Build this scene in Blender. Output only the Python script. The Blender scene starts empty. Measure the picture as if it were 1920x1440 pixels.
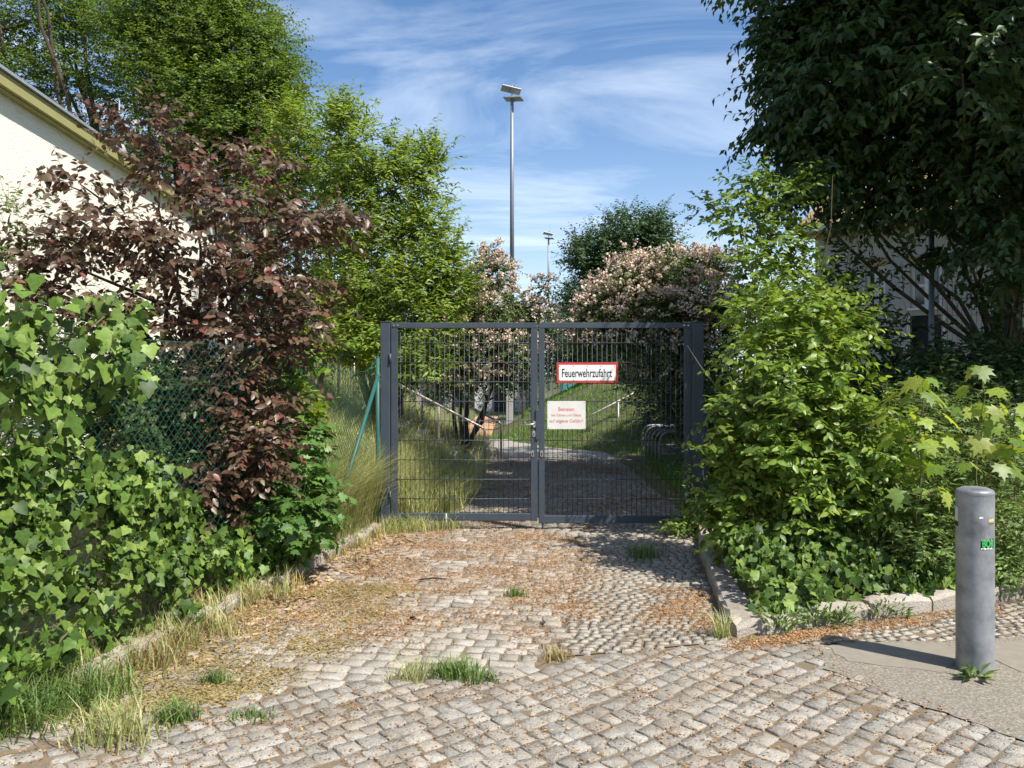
import bpy, math, random
import numpy as np
from mathutils import Vector, Matrix

# ------------------------------------------------------------------ camera, sky, sun
SC = bpy.context.scene
COL = SC.collection
F = 1490.0          # focal length in photo pixels (photo 1920 wide)
CAMZ = 1.6          # eye height
HOR = 700.0         # photo row of the horizon
cam = bpy.data.cameras.new('camera'); camo = bpy.data.objects.new('camera', cam); COL.objects.link(camo)
camo.location = (0, 0, CAMZ); camo.rotation_euler = (math.pi/2, 0, 0)
cam.sensor_width = 36.0; cam.lens = F/1920*36.0; cam.shift_y = (HOR-720.0)/1920.0
cam.clip_start = 0.05; cam.clip_end = 3000
SC.camera = camo

SUN = Vector((0.57, -0.46, 0.98)).normalized()      # towards the sun
wd = bpy.data.worlds.new('World'); SC.world = wd; wd.use_nodes = True
wn = wd.node_tree.nodes; wl = wd.node_tree.links; wn.clear()
bg = wn.new('ShaderNodeBackground'); wo = wn.new('ShaderNodeOutputWorld')
sky = wn.new('ShaderNodeTexSky'); sky.sky_type = 'NISHITA'; sky.sun_disc = False
sky.sun_elevation = math.asin(SUN.z); sky.sun_rotation = math.atan2(SUN.x, SUN.y)
sky.air_density = 1.0; sky.dust_density = 0.8; sky.ozone_density = 3.5
tc = wn.new('ShaderNodeTexCoord'); sep = wn.new('ShaderNodeSeparateXYZ')
wl.new(tc.outputs['Generated'], sep.inputs[0])
zz = wn.new('ShaderNodeMath'); zz.operation = 'ADD'; zz.inputs[1].default_value = 0.18; wl.new(sep.outputs['Z'], zz.inputs[0])
zm = wn.new('ShaderNodeMath'); zm.operation = 'MAXIMUM'; zm.inputs[1].default_value = 0.05; wl.new(zz.outputs[0], zm.inputs[0])
dx = wn.new('ShaderNodeMath'); dx.operation = 'DIVIDE'; wl.new(sep.outputs['X'], dx.inputs[0]); wl.new(zm.outputs[0], dx.inputs[1])
dy = wn.new('ShaderNodeMath'); dy.operation = 'DIVIDE'; wl.new(sep.outputs['Y'], dy.inputs[0]); wl.new(zm.outputs[0], dy.inputs[1])
cmb = wn.new('ShaderNodeCombineXYZ'); wl.new(dx.outputs[0], cmb.inputs[0]); wl.new(dy.outputs[0], cmb.inputs[1])
mp = wn.new('ShaderNodeMapping'); mp.inputs['Rotation'].default_value = (0, 0, 0.45); mp.inputs['Scale'].default_value = (0.75, 1.7, 1)
mp.inputs['Location'].default_value = (1.3, 0.4, 0)
wl.new(cmb.outputs[0], mp.inputs[0])
n1 = wn.new('ShaderNodeTexNoise'); n1.inputs['Scale'].default_value = 1.3; n1.inputs['Detail'].default_value = 8
n1.inputs['Roughness'].default_value = 0.6; n1.inputs['Distortion'].default_value = 1.1; wl.new(mp.outputs[0], n1.inputs['Vector'])
r1 = wn.new('ShaderNodeValToRGB'); r1.color_ramp.elements[0].position = 0.44; r1.color_ramp.elements[1].position = 0.84
wl.new(n1.outputs['Fac'], r1.inputs[0])
cm = wn.new('ShaderNodeMath'); cm.operation = 'MULTIPLY'; cm.inputs[1].default_value = 0.52; wl.new(r1.outputs[0], cm.inputs[0])
mixc = wn.new('ShaderNodeMix'); mixc.data_type = 'RGBA'
inv = wn.new('ShaderNodeMath'); inv.operation = 'SUBTRACT'; inv.inputs[0].default_value = 1.0; inv.use_clamp = True; wl.new(sep.outputs['Z'], inv.inputs[1])
pw = wn.new('ShaderNodeMath'); pw.operation = 'POWER'; pw.inputs[1].default_value = 6.0; wl.new(inv.outputs[0], pw.inputs[0])
ma = wn.new('ShaderNodeMath'); ma.operation = 'MULTIPLY_ADD'; ma.inputs[1].default_value = 0.52; ma.use_clamp = True; wl.new(pw.outputs[0], ma.inputs[0]); wl.new(cm.outputs[0], ma.inputs[2])   # thin cirrus looks denser along flat sight lines
hsv = wn.new('ShaderNodeHueSaturation'); hsv.inputs['Saturation'].default_value = 1.18; wl.new(sky.outputs[0], hsv.inputs['Color'])
wl.new(ma.outputs[0], mixc.inputs['Factor']); wl.new(hsv.outputs[0], mixc.inputs[6]); mixc.inputs[7].default_value = (8.2, 8.8, 9.6, 1)
wl.new(mixc.outputs[2], bg.inputs['Color']); bg.inputs['Strength'].default_value = 0.10
wl.new(bg.outputs[0], wo.inputs['Surface'])

sl = bpy.data.lights.new('sun', 'SUN'); so = bpy.data.objects.new('sun', sl); COL.objects.link(so)
sl.energy = 4.9; sl.angle = math.radians(0.53); sl.color = (1.0, 0.95, 0.86)
so.rotation_euler = SUN.to_track_quat('Z', 'Y').to_euler()
vs = SC.view_settings; vs.view_transform = 'Standard'; vs.look = 'None'; vs.exposure = 0.75; vs.gamma = 1.0; vs.use_curve_mapping = False
SC.render.engine = 'CYCLES'
SC.cycles.use_denoising = True
SC.cycles.max_bounces = 6; SC.cycles.transparent_max_bounces = 6

# ------------------------------------------------------------------ helpers
rng = np.random.default_rng(11)
random.seed(5)
GY = 8.16           # distance of the gate

def W(px, py, Y):                                   # photo pixel at a known distance
    return np.array(((px-960.0)/F*Y, Y, CAMZ + (HOR-py)/F*Y))
def WG(px, py):                                     # photo pixel on level ground
    return W(px, py, F*CAMZ/(py-HOR))
def unit(v):
    return v/np.maximum(np.linalg.norm(v, axis=-1, keepdims=True), 1e-9)

def tag(o, label=None, cat=None, group=None, kind=None):
    if label: o['label'] = label
    if cat: o['category'] = cat
    if group: o['group'] = group
    if kind: o['kind'] = kind
    return o
def empty(name, loc, label, cat, group=None):
    o = bpy.data.objects.new(name, None); COL.objects.link(o); o.location = [float(a) for a in loc]
    o.empty_display_size = 0.1
    return tag(o, label, cat, group)
def link(name, me, mat=None, parent=None, kind=None, label=None):
    o = bpy.data.objects.new(name, me); COL.objects.link(o)
    if mat and not me.materials: me.materials.append(mat)
    if parent is not None:
        o.parent = parent
        o.matrix_parent_inverse = Matrix.Translation(-Vector(parent.location)) if parent.parent is None else Matrix.Identity(4)
    if kind: o['kind'] = kind
    if label: o['label'] = label
    return o
def npmesh(name, V, faces, mat=None, var=None, smooth=False):
    """V (n,3); faces: list of int arrays (m,k)"""
    me = bpy.data.meshes.new(name)
    V = np.asarray(V, dtype=np.float32)
    me.vertices.add(len(V)); me.vertices.foreach_set('co', V.ravel())
    faces = [np.asarray(f, dtype=np.int32) for f in faces if len(f)]
    nl = sum(f.size for f in faces); npoly = sum(len(f) for f in faces)
    me.loops.add(nl); me.polygons.add(npoly)
    me.loops.foreach_set('vertex_index', np.concatenate([f.ravel() for f in faces]))
    tot = np.concatenate([np.full(len(f), f.shape[1], dtype=np.int32) for f in faces])
    st = np.concatenate([[0], np.cumsum(tot)[:-1]]).astype(np.int32)
    me.polygons.foreach_set('loop_start', st)
    if smooth: me.polygons.foreach_set('use_smooth', np.ones(npoly, dtype=bool))
    if var is not None:
        a = me.attributes.new('var', 'FLOAT', 'POINT'); a.data.foreach_set('value', np.asarray(var, dtype=np.float32))
    me.update(calc_edges=True); me.validate()
    if mat: me.materials.append(mat)
    return me

class MB:                                           # small mesh builder for hard things
    def __init__(s): s.v = []; s.f = []; s.sm = []
    def add(s, v, f, smooth=False):
        o = len(s.v); s.v += [tuple(map(float, p)) for p in v]; s.f += [tuple(o+i for i in q) for q in f]; s.sm += [smooth]*len(f); return s
    def box(s, a, b, bev=0.0, M=None):
        a, b = [min(p, q) for p, q in zip(a, b)], [max(p, q) for p, q in zip(a, b)]
        if bev <= 0:
            v = [(x, y, z) for z in (a[2], b[2]) for y in (a[1], b[1]) for x in (a[0], b[0])]
            f = [(0, 2, 3, 1), (4, 5, 7, 6), (0, 1, 5, 4), (2, 6, 7, 3), (0, 4, 6, 2), (1, 3, 7, 5)]
        else:
            # chamfered box: 24 vertices
            v = []; f = []
            idx = {}
            for ix in (0, 1):
                for iy in (0, 1):
                    for iz in (0, 1):
                        c = [(a, b)[i][k] for k, i in enumerate((ix, iy, iz))]
                        sg = [1 if i == 0 else -1 for i in (ix, iy, iz)]
                        for ax in range(3):
                            p = [c[k] + (0 if k == ax else sg[k]*bev) for k in range(3)]
                            idx[ix, iy, iz, ax] = len(v); v.append(p)
            I = idx
            for i in (0, 1):
                f += [(I[i, 0, 0, 0], I[i, 1, 0, 0], I[i, 1, 1, 0], I[i, 0, 1, 0]), (I[0, i, 0, 1], I[1, i, 0, 1], I[1, i, 1, 1], I[0, i, 1, 1]), (I[0, 0, i, 2], I[1, 0, i, 2], I[1, 1, i, 2], I[0, 1, i, 2])]
                for j in (0, 1):
                    f += [(I[i, j, 0, 0], I[i, j, 1, 0], I[i, j, 1, 1], I[i, j, 0, 1]), (I[i, 0, j, 0], I[i, 1, j, 0], I[i, 1, j, 2], I[i, 0, j, 2]), (I[0, i, j, 1], I[1, i, j, 1], I[1, i, j, 2], I[0, i, j, 2])]
                    for k in (0, 1): f.append((I[i, j, k, 0], I[i, j, k, 1], I[i, j, k, 2]))
        if M is not None: v = [tuple(M @ Vector(p)) for p in v]
        return s.add(v, f)
    def tube(s, pts, r, n=6, caps=True):
        pts = [Vector([float(c) for c in p]) for p in pts]
        r = list(r) if hasattr(r, '__len__') else [r]*len(pts)
        v = []; f = []
        ref = Vector((0.31, 0.17, 0.93)) if abs((pts[-1]-pts[0]).normalized().z) < .9 else Vector((1, 0.1, 0))
        for i, p in enumerate(pts):
            t = (pts[min(i+1, len(pts)-1)]-pts[max(i-1, 0)]).normalized()
            a = t.cross(ref).normalized(); b = t.cross(a)
            for k in range(n):
                an = 2*math.pi*k/n; v.append(p+(a*math.cos(an)+b*math.sin(an))*r[i])
        for i in range(len(pts)-1):
            for k in range(n):
                f.append((i*n+k, i*n+(k+1) % n, (i+1)*n+(k+1) % n, (i+1)*n+k))
        s.add(v, f, n > 4)
        if caps:
            s.f += [tuple(len(s.v)-len(v)+k for k in range(n)), tuple(len(s.v)-n+k for k in range(n-1, -1, -1))]; s.sm += [False, False]
        return s
    def mesh(s, name, mat=None):
        me = bpy.data.meshes.new(name); me.from_pydata(s.v, [], s.f); me.update()
        me.polygons.foreach_set('use_smooth', s.sm)
        import bmesh
        bm = bmesh.new(); bm.from_mesh(me); bmesh.ops.recalc_face_normals(bm, faces=bm.faces); bm.to_mesh(me); bm.free()
        if mat: me.materials.append(mat)
        return me
    def build(s, name, mat, parent=None, **k): return link(name, s.mesh(name, mat), None, parent, **k)

# ------------------------------------------------------------------ materials
def mat_base(name):
    m = bpy.data.materials.new(name); m.use_nodes = True
    nt = m.node_tree; p = nt.nodes['Principled BSDF']; return m, nt, p
def N(nt, t, **kw):
    n = nt.nodes.new(t)
    for k, v in kw.items(): setattr(n, k, v)
    return n
def ramp(nt, cols, pos=None):
    r = N(nt, 'ShaderNodeValToRGB'); e = r.color_ramp.elements
    pos = pos or [i/(len(cols)-1) for i in range(len(cols))]
    while len(e) < len(cols): e.new(0.5)
    for i, c in enumerate(cols): e[i].position = pos[i]; e[i].color = (*c, 1)
    return r
def varnode(nt):
    a = N(nt, 'ShaderNodeAttribute', attribute_name='var'); o = N(nt, 'ShaderNodeObjectInfo')
    s = N(nt, 'ShaderNodeMath', operation='ADD'); nt.links.new(a.outputs['Fac'], s.inputs[0]); nt.links.new(o.outputs['Random'], s.inputs[1])
    f = N(nt, 'ShaderNodeMath', operation='FRACT'); nt.links.new(s.outputs[0], f.inputs[0]); return f
def leaf_mat(name, cols, transl=0.35, rough=0.45, tcol=1.6, spec=0.4):
    m, nt, p = mat_base(name); L = nt.links
    v = varnode(nt); r = ramp(nt, cols); L.new(v.outputs[0], r.inputs[0])
    g = N(nt, 'ShaderNodeNewGeometry'); no = N(nt, 'ShaderNodeTexNoise'); no.inputs['Scale'].default_value = 2.2; no.inputs['Detail'].default_value = 2
    L.new(g.outputs['Position'], no.inputs['Vector'])
    hs = N(nt, 'ShaderNodeHueSaturation'); L.new(r.outputs[0], hs.inputs['Color'])
    mr = N(nt, 'ShaderNodeMapRange'); mr.inputs['From Min'].default_value = 0.3; mr.inputs['From Max'].default_value = 0.7; mr.inputs['To Min'].default_value = 0.8; mr.inputs['To Max'].default_value = 1.2
    n5 = N(nt, 'ShaderNodeTexNoise'); n5.inputs['Scale'].default_value = 55; n5.inputs['Detail'].default_value = 3; L.new(g.outputs['Position'], n5.inputs['Vector'])
    m5 = N(nt, 'ShaderNodeMapRange'); m5.inputs['From Min'].default_value = 0.3; m5.inputs['From Max'].default_value = 0.7; m5.inputs['To Min'].default_value = 0.8; m5.inputs['To Max'].default_value = 1.2; L.new(n5.outputs['Fac'], m5.inputs['Value'])
    mm = N(nt, 'ShaderNodeMath', operation='MULTIPLY'); L.new(mr.outputs[0], mm.inputs[0]); L.new(m5.outputs[0], mm.inputs[1])
    L.new(no.outputs['Fac'], mr.inputs['Value']); L.new(mm.outputs[0], hs.inputs['Value'])
    L.new(hs.outputs[0], p.inputs['Base Color']); p.inputs['Roughness'].default_value = rough; p.inputs['Specular IOR Level'].default_value = spec
    t = N(nt, 'ShaderNodeBsdfTranslucent')
    h2 = N(nt, 'ShaderNodeHueSaturation'); h2.inputs['Value'].default_value = tcol; h2.inputs['Saturation'].default_value = 1.1; h2.inputs['Hue'].default_value = 0.485
    L.new(hs.outputs[0], h2.inputs['Color']); L.new(h2.outputs[0], t.inputs['Color'])
    mx = N(nt, 'ShaderNodeMixShader'); mx.inputs[0].default_value = transl
    L.new(p.outputs[0], mx.inputs[1]); L.new(t.outputs[0], mx.inputs[2]); L.new(mx.outputs[0], nt.nodes['Material Output'].inputs['Surface'])
    return m
def noisy(name, cols, scale=8, detail=6, rough=0.85, bump=0.0, bscale=None, metal=0.0, spec=0.3, pos=None, var=0.0, rough_n=0.0, bdist=0.01):
    m, nt, p = mat_base(name); L = nt.links
    g = N(nt, 'ShaderNodeNewGeometry'); no = N(nt, 'ShaderNodeTexNoise'); no.inputs['Scale'].default_value = scale; no.inputs['Detail'].default_value = detail; no.inputs['Roughness'].default_value = 0.62
    L.new(g.outputs['Position'], no.inputs['Vector'])
    r = ramp(nt, cols, pos); L.new(no.outputs['Fac'], r.inputs[0]); col = r.outputs[0]
    if var:
        v = varnode(nt); mr = N(nt, 'ShaderNodeMapRange'); mr.inputs['To Min'].default_value = 1-var; mr.inputs['To Max'].default_value = 1+var
        L.new(v.outputs[0], mr.inputs['Value']); hs = N(nt, 'ShaderNodeHueSaturation'); L.new(col, hs.inputs['Color']); L.new(mr.outputs[0], hs.inputs['Value']); col = hs.outputs[0]
    L.new(col, p.inputs['Base Color'])
    p.inputs['Roughness'].default_value = rough; p.inputs['Metallic'].default_value = metal; p.inputs['Specular IOR Level'].default_value = spec
    if rough_n:
        mr2 = N(nt, 'ShaderNodeMapRange'); mr2.inputs['To Min'].default_value = rough-rough_n; mr2.inputs['To Max'].default_value = rough+rough_n
        L.new(no.outputs['Fac'], mr2.inputs['Value']); L.new(mr2.outputs[0], p.inputs['Roughness'])
    if bump:
        b = N(nt, 'ShaderNodeBump'); b.inputs['Strength'].default_value = bump; b.inputs['Distance'].default_value = bdist
        n2 = N(nt, 'ShaderNodeTexNoise'); n2.inputs['Scale'].default_value = bscale or scale*3; n2.inputs['Detail'].default_value = 5
        L.new(g.outputs['Position'], n2.inputs['Vector']); L.new(n2.outputs['Fac'], b.inputs['Height']); L.new(b.outputs[0], p.inputs['Normal'])
    return m
def granite(name, base, var=0.2, dirt=0.25):
    m, nt, p = mat_base(name); L = nt.links
    g = N(nt, 'ShaderNodeNewGeometry')
    n1 = N(nt, 'ShaderNodeTexNoise'); n1.inputs['Scale'].default_value = 170; n1.inputs['Detail'].default_value = 3; L.new(g.outputs['Position'], n1.inputs['Vector'])
    r = ramp(nt, [[c*0.66 for c in base], base, [min(.8, c*1.3) for c in base]], [0.34, 0.5, 0.66]); L.new(n1.outputs['Fac'], r.inputs[0])
    n2 = N(nt, 'ShaderNodeTexNoise'); n2.inputs['Scale'].default_value = 3.1; n2.inputs['Detail'].default_value = 5; L.new(g.outputs['Position'], n2.inputs['Vector'])
    mx = N(nt, 'ShaderNodeMix', data_type='RGBA'); mr = N(nt, 'ShaderNodeMapRange'); mr.inputs['From Min'].default_value = 0.42; mr.inputs['From Max'].default_value = 0.75; mr.inputs['To Max'].default_value = dirt*2
    L.new(n2.outputs['Fac'], mr.inputs['Value']); L.new(mr.outputs[0], mx.inputs['Factor']); L.new(r.outputs[0], mx.inputs[6]); mx.inputs[7].default_value = (.21, .155, .10, 1)
    v = varnode(nt); m3 = N(nt, 'ShaderNodeMapRange'); m3.inputs['To Min'].default_value = 1-var; m3.inputs['To Max'].default_value = 1+var; L.new(v.outputs[0], m3.inputs['Value'])
    hs = N(nt, 'ShaderNodeHueSaturation'); L.new(mx.outputs[2], hs.inputs['Color']); L.new(m3.outputs[0], hs.inputs['Value'])
    L.new(hs.outputs[0], p.inputs['Base Color']); p.inputs['Roughness'].default_value = 0.8; p.inputs['Specular IOR Level'].default_value = 0.3
    b = N(nt, 'ShaderNodeBump'); b.inputs['Strength'].default_value = 0.9; b.inputs['Distance'].default_value = 0.007
    n3 = N(nt, 'ShaderNodeTexNoise'); n3.inputs['Scale'].default_value = 70; n3.inputs['Detail'].default_value = 5; L.new(g.outputs['Position'], n3.inputs['Vector'])
    L.new(n3.outputs['Fac'], b.inputs['Height']); L.new(b.outputs[0], p.inputs['Normal'])
    return m
def plain(name, col, rough=0.5, metal=0.0, spec=0.4):
    return noisy(name, [[c*0.82 for c in col], [c*1.12 for c in col]], 9, 5, rough, 0, None, metal, spec, [.35, .65], rough_n=0.06)

M = {}
M['soil'] = noisy('soil', [(.055, .04, .025), (.12, .085, .05), (.19, .14, .085)], 11, 8, .95, .8, 60, bdist=.02)
M['terrain'] = noisy('terrain', [(.05, .06, .02), (.10, .11, .04), (.16, .13, .065)], 1.7, 9, .95, .7, 30, bdist=.03)
M['joint'] = noisy('joint_dirt', [(.09, .07, .05), (.17, .13, .088), (.26, .19, .125)], 38, 7, .95, .8, 150, bdist=.006)
M['sett'] = granite('granite_sett', (.268, .252, .222), .2, .3)
M['sett2'] = granite('granite_sett_driveway', (.315, .29, .25), .22, .26)
M['mosaic'] = granite('granite_mosaic', (.31, .285, .24), .18, .26)
M['kerb'] = granite('granite_kerb', (.34, .31, .27), .12, .3)
M['asphalt'] = noisy('asphalt', [(.12, .108, .09), (.20, .178, .145), (.40, .36, .30)], 75, 6, .9, .8, 150, pos=[.30, .5, .78], bdist=.006)
M['slab'] = noisy('slab', [(.17, .15, .123), (.22, .195, .16), (.28, .25, .205)], 14, 6, .9, .25, 150, bdist=.003)
M['steel'] = noisy('gate_paint', [(.030, .042, .058), (.044, .058, .076), (.062, .078, .096)], 7, 6, .5, .12, 120, 0, .45, rough_n=.08, bdist=.001)
M['wire'] = plain('gate_wire_paint', (.045, .055, .07), .5)
M['galv'] = noisy('galvanised', [(.21, .22, .24), (.31, .325, .345), (.41, .425, .44)], 16, 7, .5, .1, 60, .55, .5, rough_n=.1, bdist=.001)
M['bollard'] = noisy('weathered_zinc', [(.15, .155, .165), (.27, .28, .295), (.33, .34, .35), (.45, .45, .44)], 6, 9, .52, .25, 40, .45, .5, pos=[.3, .47, .58, .74], rough_n=.12, bdist=.002)
M['galvpole'] = noisy('galvanised_pole', [(.19, .205, .23), (.26, .28, .31)], 5, 5, .5, 0, None, .4, .5)
M['chrome'] = plain('brushed_steel', (.55, .53, .50), .35, .9)
M['rail'] = noisy('handrail_steel', [(.35, .30, .25), (.55, .50, .45)], 14, 5, .45, 0, None, .6)
M['white'] = noisy('white_enamel', [(.70, .70, .68), (.80, .80, .79)], 6, 5, .35)
M['cream_sign'] = noisy('weathered_white', [(.58, .57, .53), (.74, .73, .69)], 9, 6, .5)
M['red'] = plain('sign_red', (.50, .045, .035), .4)
M['faded_red'] = plain('faded_red_print', (.62, .16, .15), .6)
M['black'] = plain('sign_black', (.012, .012, .014), .5)
M['green_wire'] = plain('green_plastic_wire', (.025, .12, .095), .45)
M['green_post'] = noisy('green_post_paint', [(.012, .07, .06), (.028, .12, .105)], 6, 4, .45)
M['sticker_green'] = plain('sticker_green', (.05, .42, .09), .5)
M['cream'] = noisy('cream_render', [(.80, .75, .62), (.87, .83, .72), (.90, .87, .77)], 26, 8, .95, 1.0, 75, bdist=.009)
M['fascia'] = noisy('olive_fascia', [(.28, .26, .10), (.38, .35, .15)], 5, 5, .6)
M['flash'] = noisy('zinc_flashing', [(.42, .43, .45), (.58, .59, .61)], 4, 5, .4, 0, None, .6)
M['gwall'] = noisy('grey_render', [(.42, .41, .40), (.52, .51, .50)], 12, 6, .95, .4, 60)
M['ochre'] = plain('ochre_paint', (.48, .34, .14), .7)
M['roof'] = noisy('roof_covering', [(.20, .14, .08), (.32, .23, .13)], 7, 5, .9)
M['glass'] = plain('window_glass', (.03, .04, .05), .08, 0, .8)
M['bark'] = noisy('bark', [(.045, .035, .027), (.09, .07, .052), (.14, .115, .09)], 22, 7, .95, .8, 70, bdist=.01)
M['bark2'] = noisy('plum_bark', [(.035, .022, .02), (.075, .05, .042)], 20, 6, .9)
M['stem'] = noisy('green_stem', [(.09, .10, .035), (.16, .13, .06)], 20, 4, .8)
M['pathfar'] = noisy('path_setts', [(.16, .15, .135), (.30, .275, .24), (.42, .38, .32)], 30, 6, .9, .8, 30, bdist=.02)
M['terracotta'] = noisy('terracotta_paving', [(.40, .22, .12), (.52, .30, .17)], 5, 5, .9)
M['concrete'] = noisy('concrete', [(.30, .29, .275), (.42, .41, .39)], 6, 6, .9)
M['dark_paint'] = plain('dark_fence_paint', (.02, .026, .03), .5)
M['teal'] = plain('teal_paint', (.06, .25, .22), .6)
M['pale'] = plain('pale_panel', (.55, .57, .58), .6)
# foliage
M['ivy'] = leaf_mat('ivy_leaf', [(.026, .056, .011), (.055, .108, .018), (.095, .165, .027), (.14, .215, .04), (.19, .265, .058)], .22, .48, 1.4, .28)
M['plum'] = leaf_mat('plum_leaf', [(.05, .030, .022), (.09, .055, .036), (.14, .105, .058), (.11, .062, .042), (.125, .095, .052), (.18, .055, .04)], .22, .4, 1.5)
M['maple'] = leaf_mat('maple_leaf', [(.05, .115, .025), (.085, .17, .035), (.125, .22, .048)], .3, .45)
M['sap'] = leaf_mat('young_maple_leaf', [(.12, .20, .03), (.18, .27, .04), (.25, .32, .05), (.28, .32, .055)], .42, .45)
M['box'] = leaf_mat('box_elder_leaf', [(.085, .15, .022), (.14, .225, .03), (.20, .285, .04), (.26, .32, .05)], .38, .5)
M['horn'] = leaf_mat('hornbeam_leaf', [(.062, .11, .018), (.10, .17, .025), (.15, .225, .035)], .36, .5)
M['dog'] = leaf_mat('dogwood_leaf', [(.065, .115, .02), (.125, .205, .03), (.185, .275, .04), (.245, .325, .06)], .36, .42)
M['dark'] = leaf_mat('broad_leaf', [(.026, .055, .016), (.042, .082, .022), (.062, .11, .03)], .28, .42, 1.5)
M['far'] = leaf_mat('far_leaf', [(.025, .06, .016), (.04, .085, .022), (.06, .11, .03)], .3, .5)
M['kolk'] = leaf_mat('shrub_leaf', [(.055, .095, .022), (.09, .14, .032), (.14, .19, .05)], .3, .5)
M['pink'] = leaf_mat('pink_flower', [(.70, .48, .43), (.76, .59, .50), (.72, .56, .44), (.80, .70, .60)], .35, .6, 1.1, .2)
M['grass'] = leaf_mat('grass_blade', [(.24, .30, .08), (.35, .39, .14), (.46, .46, .21), (.56, .52, .29)], .38, .55, 1.4)
M['lawn'] = leaf_mat('lawn_blade', [(.09, .19, .03), (.14, .26, .04), (.19, .29, .06)], .35, .55, 1.4)
M['dry'] = leaf_mat('dry_grass', [(.34, .25, .11), (.44, .33, .15), (.28, .24, .08), (.36, .30, .12)], .3, .6, 1.2)
M['weed'] = leaf_mat('weed_leaf', [(.065, .125, .028), (.11, .185, .04), (.17, .24, .06)], .3, .5)
M['litter'] = leaf_mat('litter_flake', [(.30, .155, .07), (.40, .23, .10), (.48, .33, .17), (.24, .13, .065), (.40, .21, .095)], .15, .8, 1.2, .15)
M['brown'] = leaf_mat('dead_leaf', [(.34, .23, .13), (.46, .34, .21), (.28, .18, .10)], .15, .75, 1.2, .2)

# ------------------------------------------------------------------ leaf shapes (base at origin, tip +Y, face +Z)
def half(right, centre, fold, curl):
    pts = [(0, 0)] + right + [(-x, y) for x, y in right[-2::-1]] if right[-1][0] == 0 else None
    V = [(centre[0], centre[1])] + pts
    Z = [fold*abs(x) - curl*y*y for x, y in V]
    T = [(0, i, i % (len(pts)) + 1) for i in range(1, len(pts)+1)]
    return np.array([(x, y, z) for (x, y), z in zip(V, Z)]), np.array(T)
T_OV = half([(.2, .18), (.27, .45), (.17, .76), (0, 1)], (0, .45), .22, .16)
T_IVY = half([(.20, -.10), (.42, -.03), (.40, .14), (.56, .34), (.36, .46), (.22, .70), (0, .97)], (0, .25), .16, .16)
T_MAP = half([(.06, -.03), (.30, -.12), (.27, .04), (.54, .12), (.38, .25), (.56, .52), (.32, .46), (.19, .52), (.25, .74), (.10, .72), (0, 1)], (0, .26), -.12, .22)
T_LITE = (np.array([(0, 0, 0), (.26, .42, .08), (0, 1, -.12), (-.26, .42, .08)]), np.array([(0, 1, 2), (0, 2, 3)]))
T_LANCE = (np.array([(0, 0, 0), (.17, .4, .05), (0, 1, -.15), (-.17, .4, .05)]), np.array([(0, 1, 2), (0, 2, 3)]))
T_FLOW = (np.array([(-.5, 0, .1), (0, -.5, 0), (.5, 0, .1), (0, .5, 0)]), np.array([(0, 1, 2), (0, 2, 3)]))

def frames(d, n):
    y = unit(d); x = unit(np.cross(y, n)); z = np.cross(x, y)
    return np.stack([x, y, z], axis=-1)             # columns
def instance(T, pos, R, s, var):
    V, Fc = T; n = len(pos)
    P = np.einsum('nij,mj->nmi', R, V)*s[:, None, None] + pos[:, None, :]
    FF = (Fc[None]+(np.arange(n)*len(V))[:, None, None]).reshape(-1, 3)
    return P.reshape(-1, 3), FF, np.repeat(var, len(V))
def tubes_np(P, r, sides=3):
    """P (n,k,3) polylines, r (n,k)"""
    n, k, _ = P.shape
    t = unit(np.gradient(P, axis=1)); ref = np.where(np.abs(t[..., 2:3]) > .9, np.array([1., 0, 0]), np.array([0., 0, 1]))
    a = unit(np.cross(t, ref)); b = np.cross(t, a)
    an = 2*np.pi*np.arange(sides)/sides
    ring = (a[:, :, None]*np.cos(an)[None, None, :, None] + b[:, :, None]*np.sin(an)[None, None, :, None])*r[:, :, None, None] + P[:, :, None]
    V = ring.reshape(-1, 3)
    base = (np.arange(n)*k*sides)[:, None, None] + (np.arange(k-1)*sides)[None, :, None]
    s = np.arange(sides)[None, None]; s2 = (s+1) % sides
    Q = np.stack([base+s, base+s2, base+sides+s2, base+sides+s], axis=-1).reshape(-1, 4)
    return V, Q

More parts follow.
